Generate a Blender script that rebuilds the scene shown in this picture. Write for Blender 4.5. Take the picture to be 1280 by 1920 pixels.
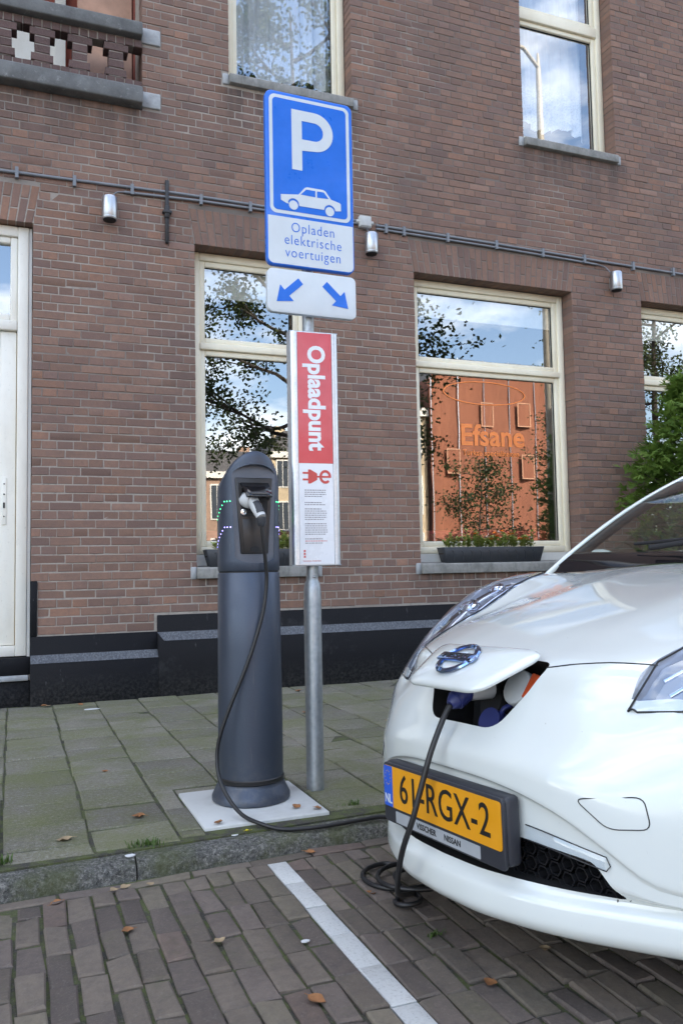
import bpy, bmesh, math, random
import numpy as np
from mathutils import Vector, Matrix
from mathutils.bvhtree import BVHTree
random.seed(7); rng = np.random.RandomState(11)
for o in list(bpy.data.objects): bpy.data.objects.remove(o)
scene = bpy.context.scene
COL = scene.collection
rad = math.radians

# ------------------------------------------------------------------ camera
CAM_H = 0.935
F_PX, YAW, PITCH, ROLL = 1549.0, rad(21.64), rad(3.79), rad(-1.05)
fw = Vector((math.sin(YAW)*math.cos(PITCH), math.cos(YAW)*math.cos(PITCH), math.sin(PITCH)))
rt = Vector((math.cos(YAW), -math.sin(YAW), 0)); up_ = rt.cross(fw)
r2 = rt*math.cos(ROLL)+up_*math.sin(ROLL); u2 = up_*math.cos(ROLL)-rt*math.sin(ROLL)
cam = bpy.data.cameras.new('camera'); camo = bpy.data.objects.new('camera', cam); COL.objects.link(camo)
camo.matrix_world = Matrix(((r2.x, u2.x, -fw.x, 0), (r2.y, u2.y, -fw.y, 0), (r2.z, u2.z, -fw.z, CAM_H), (0, 0, 0, 1)))
cam.sensor_fit = 'VERTICAL'; cam.sensor_height = 36; cam.lens = F_PX/1920*36
cam.clip_start = .05; cam.clip_end = 2000
scene.camera = camo
def project(p):
    d = Vector(p)-Vector((0, 0, CAM_H)); z = d.dot(fw)
    if z < .05: return None
    return 640+F_PX*d.dot(r2)/z, 960-F_PX*d.dot(u2)/z

# ------------------------------------------------------------------ sky, sun, exposure
SUN_EL, SUN_AZ = rad(38), rad(14)        # sun stands behind the brick building (azimuth from +Y toward +X)
world = bpy.data.worlds.new('World'); scene.world = world; world.use_nodes = True
wn = world.node_tree; wn.nodes.clear()
W = lambda t: wn.nodes.new(t)
out = W('ShaderNodeOutputWorld'); bg = W('ShaderNodeBackground'); sky = W('ShaderNodeTexSky')
sky.sky_type = 'NISHITA'; sky.sun_disc = False; sky.sun_elevation = SUN_EL; sky.sun_rotation = SUN_AZ
sky.dust_density = 2.5
tc = W('ShaderNodeTexCoord'); mp = W('ShaderNodeMapping'); mp.inputs['Scale'].default_value = (1, 1, 2.6)
nz = W('ShaderNodeTexNoise'); nz.inputs['Scale'].default_value = 2.3; nz.inputs['Detail'].default_value = 9; nz.inputs['Roughness'].default_value = .58
rp = W('ShaderNodeValToRGB'); rp.color_ramp.elements[0].position = .50; rp.color_ramp.elements[1].position = .70
mixw = W('ShaderNodeMix'); mixw.data_type = 'RGBA'; mixw.inputs[7].default_value = (10.0, 9.8, 9.4, 1)
wn.links.new(tc.outputs['Generated'], mp.inputs['Vector']); wn.links.new(mp.outputs[0], nz.inputs['Vector'])
wn.links.new(nz.outputs['Fac'], rp.inputs[0]); wn.links.new(rp.outputs[0], mixw.inputs[0])
wn.links.new(sky.outputs[0], mixw.inputs[6]); wn.links.new(mixw.outputs[2], bg.inputs['Color'])
wn.links.new(bg.outputs[0], out.inputs[0]); bg.inputs['Strength'].default_value = .12
sun = bpy.data.lights.new('sun', 'SUN'); suno = bpy.data.objects.new('sun', sun); COL.objects.link(suno)
sun.energy = 3.6; sun.angle = rad(.53); sun.color = (1, .95, .87)
sd = Vector((math.sin(SUN_AZ)*math.cos(SUN_EL), math.cos(SUN_AZ)*math.cos(SUN_EL), math.sin(SUN_EL)))
suno.rotation_euler = sd.to_track_quat('Z', 'Y').to_euler()
scene.view_settings.view_transform = 'Standard'; scene.view_settings.look = 'None'
scene.view_settings.gamma = 1; scene.view_settings.use_curve_mapping = False
scene.view_settings.exposure = 2.42
scene.render.engine = 'CYCLES'
scene.render.resolution_x = 682; scene.render.resolution_y = 1024
scene.cycles.max_bounces = 10; scene.cycles.transparent_max_bounces = 16

# ------------------------------------------------------------------ helpers
def tag(o, label=None, cat=None, group=None, kind=None):
    if label: o['label'] = label
    if cat: o['category'] = cat
    if group: o['group'] = group
    if kind: o['kind'] = kind
    return o
def link(o, parent=None):
    COL.objects.link(o)
    if parent: o.parent = parent
    return o
def empty(name, loc=(0, 0, 0), rz=0, **k):
    o = bpy.data.objects.new(name, None); o.location = loc; o.rotation_euler = (0, 0, rz); o.empty_display_size = .1
    COL.objects.link(o); return tag(o, **k)
class MB:
    def __init__(s): s.v = []; s.f = []; s.t = None
    def add(s, vs, fs):
        n = len(s.v); s.v += [tuple(map(float, p)) for p in vs]; s.f += [tuple(i+n for i in f) for f in fs]; return s
    def box(s, x0, x1, y0, y1, z0, z1):
        return s.add([(x0, y0, z0), (x1, y0, z0), (x1, y1, z0), (x0, y1, z0), (x0, y0, z1), (x1, y0, z1), (x1, y1, z1), (x0, y1, z1)],
                     [(0, 3, 2, 1), (4, 5, 6, 7), (0, 1, 5, 4), (1, 2, 6, 5), (2, 3, 7, 6), (3, 0, 4, 7)])
    def prism(s, pts, a, b, axis='y'):
        """closed 2-D outline extruded from a to b along axis"""
        n = len(pts)
        def P(p, t): return (p[0], t, p[1]) if axis == 'y' else ((t, p[0], p[1]) if axis == 'x' else (p[0], p[1], t))
        return s.add([P(p, a) for p in pts]+[P(p, b) for p in pts],
                     [tuple(range(n)), tuple(range(2*n-1, n-1, -1))]+[(i, i+n, (i+1) % n+n, (i+1) % n) for i in range(n)])
    def tube(s, path, r, seg=10, cap=True):
        path = [Vector(p) for p in path]; n = len(path); rs = r if hasattr(r, '__len__') else [r]*n
        prev = None; base = len(s.v); fs = []
        for i, p in enumerate(path):
            d = (path[min(i+1, n-1)]-path[max(i-1, 0)]).normalized()
            if prev is None:
                a = d.orthogonal().normalized()
            else:
                a = (prev-d*prev.dot(d)); a = a.normalized() if a.length > 1e-6 else d.orthogonal().normalized()
            prev = a; b = d.cross(a)
            for k in range(seg):
                t = 2*math.pi*k/seg; s.v.append(tuple(p+(a*math.cos(t)+b*math.sin(t))*rs[i]))
        for i in range(n-1):
            for k in range(seg):
                k2 = (k+1) % seg; fs.append((base+i*seg+k, base+i*seg+k2, base+(i+1)*seg+k2, base+(i+1)*seg+k))
        if cap: fs += [tuple(base+k for k in range(seg-1, -1, -1)), tuple(base+(n-1)*seg+k for k in range(seg))]
        s.f += fs; return s
    def lathe(s, prof, c=(0, 0, 0), seg=32):
        """prof: (r, z) list, revolved about vertical axis through c; closed with caps"""
        base = len(s.v); n = len(prof)
        for r, z in prof:
            for k in range(seg):
                t = 2*math.pi*k/seg; s.v.append((c[0]+r*math.cos(t), c[1]+r*math.sin(t), c[2]+z))
        for i in range(n-1):
            for k in range(seg):
                k2 = (k+1) % seg; s.f.append((base+i*seg+k, base+i*seg+k2, base+(i+1)*seg+k2, base+(i+1)*seg+k))
        s.f.append(tuple(base+k for k in range(seg-1, -1, -1))); s.f.append(tuple(base+(n-1)*seg+k for k in range(seg)))
        return s
    def grid(s, P):
        """P[i][j] points"""
        n, m = len(P), len(P[0]); base = len(s.v)
        for r in P: s.v += [tuple(map(float, p)) for p in r]
        for i in range(n-1):
            for j in range(m-1): s.f.append((base+i*m+j, base+(i+1)*m+j, base+(i+1)*m+j+1, base+i*m+j+1))
        return s
    def mesh(s, name, mat=None, smooth=False, fix=True):
        me = bpy.data.meshes.new(name); me.from_pydata(s.v, [], s.f)
        if fix:
            bm = bmesh.new(); bm.from_mesh(me); bmesh.ops.recalc_face_normals(bm, faces=bm.faces); bm.to_mesh(me); bm.free()
        if mat: me.materials.append(mat)
        if smooth: shade(me, smooth)
        return me
    def build(s, name, mat=None, parent=None, smooth=False, fix=True):
        return link(bpy.data.objects.new(name, s.mesh(name, mat, smooth, fix)), parent)
def shade(me, ang=35):
    me.polygons.foreach_set('use_smooth', [True]*len(me.polygons))
    if ang is True: ang = 35
    if ang < 180: me.set_sharp_from_angle(angle=rad(ang))
    me.update()
def bevel(o, w=.004, seg=2, ang=40):
    bm = bmesh.new(); bm.from_mesh(o.data)
    es = [e for e in bm.edges if len(e.link_faces) == 2 and e.calc_face_angle(0) > rad(ang)]
    bmesh.ops.bevel(bm, geom=es, offset=w, segments=seg, profile=.5, affect='EDGES', clamp_overlap=True)
    bm.to_mesh(o.data); bm.free(); shade(o.data, 50); return o
def rrect(x0, x1, z0, z1, r, n=5):
    pts = []
    for cx, cz, a in ((x1-r, z0+r, -90), (x1-r, z1-r, 0), (x0+r, z1-r, 90), (x0+r, z0+r, 180)):
        for k in range(n+1):
            t = rad(a+90*k/n); pts.append((cx+r*math.cos(t), cz+r*math.sin(t)))
    return pts
def text(name, body, size, mat, parent, loc, rot=(rad(90), 0, 0), align='CENTER', sx=1, off=0, ext=.0012, shear=0, sp=1):
    cu = bpy.data.curves.new(name, 'FONT'); cu.body = body; cu.size = size; cu.align_x = align; cu.align_y = 'CENTER'
    cu.extrude = ext; cu.offset = off; cu.shear = shear; cu.space_character = sp; cu.resolution_u = 4
    t = bpy.data.objects.new(name, cu); COL.objects.link(t)
    bpy.context.view_layer.update()
    me = bpy.data.meshes.new_from_object(t.evaluated_get(bpy.context.evaluated_depsgraph_get()))
    bpy.data.objects.remove(t); me.name = name; me.materials.clear(); me.materials.append(mat)
    o = link(bpy.data.objects.new(name, me), parent)
    o.location = loc; o.rotation_euler = rot; o.scale = (sx, 1, 1); return o
def boolean(o, cutters, op='DIFFERENCE'):
    for c in cutters:
        m = o.modifiers.new('b', 'BOOLEAN'); m.operation = op; m.object = c; m.solver = 'EXACT'
        try: m.material_mode = 'TRANSFER'
        except Exception: pass
    bpy.context.view_layer.update()
    me = bpy.data.meshes.new_from_object(o.evaluated_get(bpy.context.evaluated_depsgraph_get()))
    o.modifiers.clear(); o.data = me
    for c in cutters: bpy.data.objects.remove(c)
    return o
def pchip(x, y, xi):
    x = np.asarray(x, float); y = np.asarray(y, float); h = np.diff(x); d = np.diff(y)/h; m = np.zeros(len(x))
    m[0] = d[0]; m[-1] = d[-1]
    for i in range(1, len(x)-1):
        if d[i-1]*d[i] > 0:
            w1 = 2*h[i]+h[i-1]; w2 = h[i]+2*h[i-1]; m[i] = (w1+w2)/(w1/d[i-1]+w2/d[i])
    xi = np.asarray(xi, float); k = np.clip(np.searchsorted(x, xi, side='right')-1, 0, len(x)-2); t = (xi-x[k])/h[k]
    return ((1+2*t)*(1-t)**2*y[k]+t*(1-t)**2*h[k]*m[k]+t*t*(3-2*t)*y[k+1]+t*t*(t-1)*h[k]*m[k+1])
def spline(pts, n=8):
    pts = [Vector(p) for p in pts]; o = []
    for i in range(len(pts)-1):
        a = pts[max(i-1, 0)]; b = pts[i]; c = pts[i+1]; d = pts[min(i+2, len(pts)-1)]
        for k in range(n):
            t = k/n; o.append(.5*((2*b)+(c-a)*t+(2*a-5*b+4*c-d)*t*t+(3*b-a-3*c+d)*t**3))
    return o+[pts[-1]]

# ------------------------------------------------------------------ materials
class Mat:
    def __init__(s, name, col=(.5, .5, .5), rough=.6, metal=0, **k):
        s.m = bpy.data.materials.new(name); s.m.use_nodes = True; s.nt = s.m.node_tree
        s.b = s.nt.nodes['Principled BSDF']; s.o = s.nt.nodes['Material Output']
        s.b.inputs['Base Color'].default_value = (*col, 1); s.b.inputs['Roughness'].default_value = rough; s.b.inputs['Metallic'].default_value = metal
        for a, v in k.items(): s.b.inputs[a].default_value = v
        s.cur = None; s.col = col
    def n(s, t, **k):
        q = s.nt.nodes.new(t)
        for a, v in k.items(): q.inputs[a].default_value = v
        return q
    def l(s, a, b): s.nt.links.new(a, b)
    def coord(s, kind='Object'):
        if not hasattr(s, 'tc'): s.tc = s.n('ShaderNodeTexCoord'); s.geo = s.n('ShaderNodeNewGeometry')
        return s.geo.outputs['Position'] if kind == 'World' else s.tc.outputs[kind]
    def noise(s, scale, detail=4, rough=.55, kind='World', stretch=None):
        q = s.n('ShaderNodeTexNoise', Scale=scale, Detail=detail, Roughness=rough); c = s.coord(kind)
        if stretch:
            mp = s.n('ShaderNodeMapping'); mp.inputs['Scale'].default_value = stretch; s.l(c, mp.inputs[0]); c = mp.outputs[0]
        s.l(c, q.inputs['Vector']); return q.outputs['Fac']
    def ramp(s, fac, a, b, ca=0., cb=1.):
        r = s.n('ShaderNodeMapRange'); r.inputs[1].default_value = a; r.inputs[2].default_value = b; r.inputs[3].default_value = ca; r.inputs[4].default_value = cb
        s.l(fac, r.inputs[0]); return r.outputs[0]
    def mix(s, fac, c2, c1=None, mode='MIX'):
        q = s.n('ShaderNodeMix'); q.data_type = 'RGBA'; q.blend_type = mode
        if isinstance(fac, (int, float)): q.inputs[0].default_value = fac
        else: s.l(fac, q.inputs[0])
        c1 = c1 if c1 is not None else (s.cur if s.cur is not None else (*s.col, 1))
        for sock, c in ((q.inputs[6], c1), (q.inputs[7], c2)):
            if isinstance(c, tuple): sock.default_value = c if len(c) == 4 else (*c, 1)
            else: s.l(c, sock)
        s.cur = q.outputs[2]; s.l(s.cur, s.b.inputs['Base Color']); return s
    def attr(s, name='tint'):
        q = s.n('ShaderNodeAttribute'); q.attribute_name = name; return q.outputs['Color']
    def bump(s, h, strength=.3, dist=.005):
        q = s.n('ShaderNodeBump', Strength=strength, Distance=dist); s.l(h, q.inputs['Height'])
        if getattr(s, 'bp', None) is not None: s.l(s.bp, q.inputs['Normal'])
        s.bp = q.outputs[0]; s.l(s.bp, s.b.inputs['Normal']); return s
    def rough(s, fac, a, b): s.l(s.ramp(fac, .3, .7, a, b), s.b.inputs['Roughness']); return s
def plain(name, col, rough=.6, metal=0, var=.12, sc=9, bump=0, **k):
    m = Mat(name, col, rough, metal, **k)
    n = m.noise(sc, 5, .6, 'Object')
    m.mix(m.ramp(n, .35, .7, 0, 1), tuple(c*(1-var) for c in col), tuple(min(1, c*(1+var*.6)) for c in col))
    if bump: m.bump(m.noise(sc*6, 4, .6, 'Object'), bump, .003)
    return m.m
MT = {}
# brick: tint attribute picks the fired colour of each brick
m = Mat('brick', (.2, .1, .08), .88); t = m.attr()
m.mix(1.0, t, (1, 1, 1, 1), 'MULTIPLY'); g = m.noise(38, 6, .7)
m.mix(m.ramp(g, .35, .75, 0, .5), (.13, .088, .08)); m.mix(m.ramp(m.noise(160, 3, .6), .55, .8, 0, .5), (.27, .19, .16))
soot = m.noise(1.1, 5, .62, stretch=(1, 1, .6)); m.mix(m.ramp(soot, .52, .74, 0, .45), (.085, .07, .068))
sxyz = m.n('ShaderNodeSeparateXYZ'); m.l(m.coord('World'), sxyz.inputs[0])
def m2(op, a, b):
    q = m.n('ShaderNodeMath'); q.operation = op
    for i_, v_ in enumerate((a, b)):
        if isinstance(v_, (int, float)): q.inputs[i_].default_value = v_
        else: m.l(v_, q.inputs[i_])
    return q.outputs[0]
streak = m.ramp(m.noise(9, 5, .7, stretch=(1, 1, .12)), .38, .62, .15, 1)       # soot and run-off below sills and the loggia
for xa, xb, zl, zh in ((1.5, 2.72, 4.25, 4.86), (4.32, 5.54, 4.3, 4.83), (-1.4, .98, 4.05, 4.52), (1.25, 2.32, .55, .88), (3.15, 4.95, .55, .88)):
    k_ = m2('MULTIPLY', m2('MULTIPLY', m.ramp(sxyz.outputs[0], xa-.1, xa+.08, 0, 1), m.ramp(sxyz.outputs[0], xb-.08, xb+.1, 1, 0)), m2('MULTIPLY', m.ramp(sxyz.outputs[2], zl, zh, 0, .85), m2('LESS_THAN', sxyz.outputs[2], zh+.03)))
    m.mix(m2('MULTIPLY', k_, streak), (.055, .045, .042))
m.bump(g, .5, .006); m.bump(m.noise(300, 3, .6), .35, .002); MT['brick'] = m.m
m = Mat('mortar', (.34, .30, .26), .95); big = m.noise(.6, 4, .6); zz_ = m.n('ShaderNodeSeparateXYZ'); m.l(m.coord('World'), zz_.inputs[0])
am = m.n('ShaderNodeMath'); am.operation = 'MULTIPLY_ADD'; m.l(m.ramp(zz_.outputs[2], 1.0, 4.6, -.07, .09), am.inputs[0]); am.inputs[1].default_value = 1; m.l(big, am.inputs[2])
am2 = m.n('ShaderNodeMath'); am2.operation = 'ADD'; m.l(am.outputs[0], am2.inputs[0]); m.l(m.ramp(zz_.outputs[0], 1.0, 5.0, -.05, .07), am2.inputs[1]); m.mix(m.ramp(am2.outputs[0], .44, .58, 0, .85), (.13, .105, .092))
m.mix(m.ramp(m.noise(25, 4, .7), .5, .75, 0, .7), (.16, .145, .135)); m.bump(m.noise(120, 4, .7), .5, .003); MT['mortar'] = m.m
m = Mat('wall_far', (.16, .085, .07), .9)
br = m.n('ShaderNodeTexBrick'); br.inputs['Scale'].default_value = 1; br.inputs['Brick Width'].default_value = .216; br.inputs['Row Height'].default_value = .0638
br.inputs['Mortar Size'].default_value = .005; br.inputs['Color1'].default_value = (.17, .085, .07, 1); br.inputs['Color2'].default_value = (.11, .06, .055, 1); br.inputs['Mortar'].default_value = (.12, .11, .1, 1)
mpp = m.n('ShaderNodeMapping'); mpp.inputs['Rotation'].default_value = (rad(90), 0, 0); m.l(m.coord('World'), mpp.inputs[0]); m.l(mpp.outputs[0], br.inputs['Vector'])
m.cur = br.outputs[0]; m.mix(m.ramp(m.noise(3, 5), .5, .75, 0, .4), (.06, .05, .05)); MT['wall_far'] = m.m
m = Mat('sill_stone', (.27, .265, .25), .9); m.mix(m.ramp(m.noise(7, 6, .7), .42, .68, 0, .8), (.12, .118, .112)); m.mix(m.ramp(m.noise(40, 4, .7, stretch=(1, 1, .15)), .55, .75, 0, .6), (.09, .088, .085)); m.bump(m.noise(90, 5, .7), .4, .004); MT['stone'] = m.m
m = Mat('coping_stone', (.15, .15, .148), .93); m.mix(m.ramp(m.noise(5, 6, .7), .4, .65, 0, .8), (.075, .076, .076)); m.mix(m.ramp(m.noise(16, 6, .75), .58, .7, 0, .8), (.3, .3, .3)); m.bump(m.noise(60, 5, .7), .5, .005); MT['coping'] = m.m
m = Mat('ear_stone', (.38, .39, .40), .9); m.mix(m.ramp(m.noise(12, 6, .7), .4, .7, 0, .7), (.2, .2, .2)); m.bump(m.noise(60, 5, .7), .4, .004); MT['ear'] = m.m
def paint(name, col, dirt, rough=.45):
    m = Mat(name, col, rough); m.mix(m.ramp(m.noise(6, 6, .65, stretch=(1, 1, .35)), .45, .75, 0, .6), dirt); m.mix(m.ramp(m.noise(60, 4, .7), .62, .75, 0, .5), tuple(c*.6 for c in dirt)); m.bump(m.noise(80, 3), .08, .002); return m.m
MT['cream'] = paint('cream_paint', (.82, .76, .60), (.70, .63, .47)); MT['white'] = paint('white_paint', (.80, .775, .70), (.66, .62, .53)); MT['greywood'] = paint('weathered_sill_board', (.60, .60, .57), (.45, .44, .41))
MT['rust'] = plain('rust_stain', (.30, .19, .07), .8)
m = Mat('black_plinth', (.010, .010, .012), .7); m.b.inputs['Specular IOR Level'].default_value = .15; z = m.n('ShaderNodeSeparateXYZ'); m.l(m.coord('World'), z.inputs[0])
sp = m.noise(170, 3, .7); m.mix(m.ramp(sp, .64, .74, 0, .3), (.08, .08, .085)); low = m.ramp(z.outputs[2], .0, .22, 1, 0); ml = m.n('ShaderNodeMath'); ml.operation = 'MULTIPLY'; m.l(low, ml.inputs[0]); m.l(m.ramp(m.noise(45, 6, .75), .42, .68, 0, .45), ml.inputs[1]); m.mix(ml.outputs[0], (.10, .098, .092)); m.mix(m.ramp(m.noise(3.5, 6, .75), .58, .70, 0, .35), (.055, .055, .058)); m.mix(m.ramp(m.noise(26, 5, .7, stretch=(1, 1, .25)), .66, .74, 0, .5), (.15, .15, .15)); m.bump(m.noise(70, 5, .7), .5, .005); MT['plinth'] = m.m
m = Mat('lit_black_ledge', (.045, .05, .062), .5); m.mix(m.ramp(m.noise(90, 5, .75, stretch=(1, 1, .2)), .45, .65, 0, .8), (.16, .17, .185)); m.bump(m.noise(90, 4, .7), .5, .004); MT['ledge'] = m.m  # paler grey paints the light falling on the black plinth's sloping top
# paving
m = Mat('paving_tile', (.15, .148, .14), .92); m.mix(1.0, m.attr(), (1, 1, 1, 1), 'MULTIPLY'); m.mix(m.ramp(m.noise(2.3, 6, .70), .44, .62, 0, .75), (.122, .128, .05)); m.mix(m.ramp(m.noise(60, 7, .9), .50, .60, 0, .55), (.34, .325, .28)); m.mix(m.ramp(m.noise(70, 7, .9), .52, .62, 0, .65), (.05, .047, .038)); m.mix(m.ramp(m.noise(240, 3, .8), .52, .7, 0, .55), (.28, .275, .265)); m.mix(m.ramp(m.noise(330, 2, .8), .55, .7, 0, .6), (.05, .05, .047))
m.mix(m.ramp(m.noise(1.9, 6, .74), .45, .62, 0, .55), (.115, .128, .036)); m.bump(m.noise(90, 6, .8), .7, .005); MT['tile'] = m.m
m = Mat('joint_soil', (.045, .042, .034), .97); m.mix(m.ramp(m.noise(14, 6, .7), .42, .56, 0, 1), (.075, .09, .028)); m.mix(m.ramp(m.noise(190, 3, .7), .55, .7, 0, .7), (.16, .15, .12)); m.bump(m.noise(150, 5, .7), .7, .006); MT['soil'] = m.m
m = Mat('kerb_concrete', (.12, .12, .112), .95); m.mix(m.ramp(m.noise(65, 7, .9), .49, .58, 0, .9), (.36, .35, .32)); m.mix(m.ramp(m.noise(72, 7, .9), .49, .59, 0, .92), (.025, .025, .023)); m.mix(m.ramp(m.noise(5, 6, .72), .43, .60, 0, .65), (.088, .10, .034)); m.bump(m.noise(110, 6, .8), 1.0, .012); MT['kerb'] = m.m
m = Mat('street_brick', (.12, .1, .1), .82); m.mix(1.0, m.attr(), (1, 1, 1, 1), 'MULTIPLY'); m.mix(m.ramp(m.noise(30, 6, .7), .42, .75, 0, .5), (.06, .052, .05)); m.mix(m.ramp(m.noise(110, 5, .8), .54, .7, 0, .5), (.22, .195, .17)); m.mix(m.ramp(m.noise(7, 6, .75), .56, .7, 0, .4), (.075, .08, .04)); m.bump(m.noise(60, 6, .75), .7, .007); MT['sbrick'] = m.m
m = Mat('street_far', (.09, .078, .074), .85); m.mix(m.ramp(m.noise(9, 6, .7), .4, .7, 0, .6), (.055, .05, .045)); MT['street'] = m.m
m = Mat('white_brick_paint', (.54, .55, .54), .8); m.mix(m.ramp(m.noise(120, 5, .85), .52, .68, 0, .75), (.24, .24, .23)); m.mix(m.ramp(m.noise(11, 6, .7), .55, .75, 0, .6), (.38, .38, .36)); m.bump(m.noise(200, 4, .7), .6, .003); MT['wbrick'] = m.m
m = Mat('slab_concrete', (.50, .51, .50), .85); m.mix(m.ramp(m.noise(6, 6, .7), .5, .75, 0, .6), (.36, .36, .34)); m.mix(m.ramp(m.noise(45, 4, .8), .66, .76, 0, .7), (.25, .22, .19)); m.bump(m.noise(120, 4, .7), .3, .002); MT['slab'] = m.m
# things
def metalpaint(name, col, rough, metal, sc=300):
    m = Mat(name, col, rough, metal); m.mix(m.ramp(m.noise(sc, 2, .7, 'Object'), .4, .7, 0, .5), tuple(c*.75 for c in col)); m.rough(m.noise(12, 4, .6, 'Object'), rough-.05, rough+.08); m.bump(m.noise(sc*2, 2, .5, 'Object'), .08, .001); return m.m
def grime(mat, top, col=(.20, .19, .17), amt=.7):
    q = Mat.__new__(Mat); q.m = mat; q.nt = mat.node_tree; q.b = q.nt.nodes['Principled BSDF']; q.o = q.nt.nodes['Material Output']; q.col = (0, 0, 0)
    lk = q.b.inputs['Base Color'].links; q.cur = lk[0].from_socket if lk else None
    z = q.n('ShaderNodeSeparateXYZ'); q.l(q.coord('Object'), z.inputs[0]); ml = q.n('ShaderNodeMath'); ml.operation = 'MULTIPLY'
    q.l(q.ramp(z.outputs[2], 0, top, 1, 0), ml.inputs[0]); q.l(q.ramp(q.noise(30, 6, .75, 'Object'), .45, .68, 0, amt), ml.inputs[1]); q.mix(ml.outputs[0], col); q.mix(q.ramp(q.noise(14, 6, .7, 'Object', stretch=(6, 6, .5)), .62, .72, 0, .35), tuple(c*1.3 for c in col)); return mat
MT['charger'] = metalpaint('charger_grey', (.068, .082, .112), .42, .55); MT['charger2'] = metalpaint('charger_recess_grey', (.12, .135, .165), .45, .5)
grime(MT['charger'], .22, (.16, .155, .15), .5); MT['blackplastic'] = plain('black_plastic', (.014, .013, .013), .42, bump=.05, sc=20); MT['panel'] = plain('socket_panel', (.022, .019, .018), .38, sc=14)
MT['rubber'] = plain('cable_rubber', (.012, .012, .013), .45, sc=30); MT['tyre'] = plain('tyre_rubber', (.02, .02, .021), .8)
m = Mat('galvanised_steel', (.42, .45, .47), .42, .75); v = m.n('ShaderNodeTexVoronoi', Scale=55.0); m.l(m.coord('Object'), v.inputs['Vector']); m.mix(m.ramp(m.noise(16, 6, .7, 'Object'), .38, .68, 0, .8), (.27, .30, .325)); m.mix(m.ramp(v.outputs['Distance'], .1, .7, 0, .35), (.55, .58, .6)); m.rough(m.noise(20, 5, .7, 'Object'), .34, .58); MT['galv'] = m.m
MT['alu'] = metalpaint('brushed_aluminium', (.62, .66, .70), .36, .85, 120); MT['steel'] = metalpaint('satin_steel', (.52, .54, .57), .38, 1.0, 90); MT['chrome'] = plain('chrome', (.75, .79, .86), .07, 1, var=.04)
def film(name, col, rough=.3, var=.10):
    m = Mat(name, col, rough, 0); m.b.inputs['Coat Weight'].default_value = .15
    m.mix(m.ramp(m.noise(9, 6, .65, 'Object'), .4, .72, 0, 1), tuple(min(1, c*(1+var)+.012) for c in col)); m.mix(m.ramp(m.noise(70, 3, .7, 'Object'), .66, .78, 0, .25), tuple(c*.7 for c in col)); m.rough(m.noise(14, 5, .6, 'Object'), rough-.06, rough+.14); return m.m
MT['blue'] = film('sign_blue', (.004, .135, .62)); MT['signwhite'] = film('sign_white', (.60, .645, .675), .4, .06); MT['red'] = film('sign_red', (.56, .045, .06), .14); MT['panelwhite'] = film('board_white', (.72, .74, .77), .25, .04); MT['inkgrey'] = plain('print_grey', (.22, .2, .22), .6); MT['inkred'] = plain('print_red', (.56, .07, .06), .5)
MT['yellow'] = film('plate_yellow', (.74, .315, .004), .35, .06); MT['ink'] = plain('plate_black', (.01, .01, .01), .5); MT['plateblue'] = film('plate_blue', (.02, .10, .55), .35); MT['star'] = plain('plate_star', (.45, .30, .15), .5); MT['dealer'] = plain('holder_grey', (.36, .38, .40), .45)
m = Mat('pearl_white', (.66, .695, .665), .26, 0); m.b.inputs['Coat Weight'].default_value = 1; m.b.inputs['Coat Roughness'].default_value = .03
m.mix(m.ramp(m.noise(5, 5, .6, 'Object'), .4, .75, 0, .5), (.63, .66, .655)); m.mix(m.ramp(m.noise(85, 3, .6, 'Object'), .73, .77, 0, .6), (.30, .29, .27)); MT['pearl'] = m.m
MT['trim'] = plain('car_black_trim', (.012, .012, .014), .35, sc=20); MT['gloss'] = plain('gloss_black', (.012, .011, .012), .08, sc=8); MT['dark'] = plain('dark_cavity', (.009, .009, .010), .7); MT['matt'] = plain('matt_black', (.016, .016, .018), .75)
MT['lampwhite'] = plain('lamp_reflector', (.62, .66, .72), .22, .5, var=.05); MT['badge'] = plain('sky_tint_chrome', (.30, .42, .68), .08, 1, var=.05); MT['holder'] = plain('plate_holder', (.028, .03, .038), .5); MT['plugblue'] = plain('plug_blue', (.02, .028, .13), .45); MT['plugwhite'] = plain('plug_white', (.55, .56, .56), .4); MT['orange'] = plain('latch_orange', (.62, .085, .02), .4)  # badge chrome is tinted blue to imitate the reflected sky
MT['seat'] = plain('seat_cloth', (.20, .21, .20), .9); MT['dash'] = plain('dashboard', (.03, .03, .03), .7); MT['rim'] = plain('wheel_alloy', (.5, .51, .52), .3, .9)
def glass(name, tint=(1, 1, 1), refl=.16, fre=.9):
    m = Mat(name); nt = m.nt; tr = m.n('ShaderNodeBsdfTransparent'); tr.inputs[0].default_value = (*tint, 1); gl = m.n('ShaderNodeBsdfGlossy', Roughness=0.0); gl.inputs[0].default_value = (.97, .985, 1, 1)
    lw = m.n('ShaderNodeLayerWeight', Blend=.5); r = m.ramp(lw.outputs['Facing'], 0, 1, refl, fre); 
    pw = m.n('ShaderNodeMath'); pw.operation = 'POWER'; pw.inputs[1].default_value = 3.0; m.l(lw.outputs['Facing'], pw.inputs[0]); r = m.ramp(pw.outputs[0], 0, 1, refl, fre)
    wv = m.noise(1.3, 2, .4); b = m.n('ShaderNodeBump', Strength=.04, Distance=.01); m.l(wv, b.inputs['Height']); m.l(b.outputs[0], gl.inputs['Normal'])
    mx = m.n('ShaderNodeMixShader'); m.l(r, mx.inputs[0]); m.l(tr.outputs[0], mx.inputs[1]); m.l(gl.outputs[0], mx.inputs[2]); m.l(mx.outputs[0], m.o.inputs[0]); return m.m
MT['glass'] = glass('window_glass', (.92, .94, .94), .27); MT['carglass'] = glass('car_glass', (.72, .82, .78), .12, .8); MT['lens'] = glass('headlight_lens', (.93, .96, 1.0), .10, .8)
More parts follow.
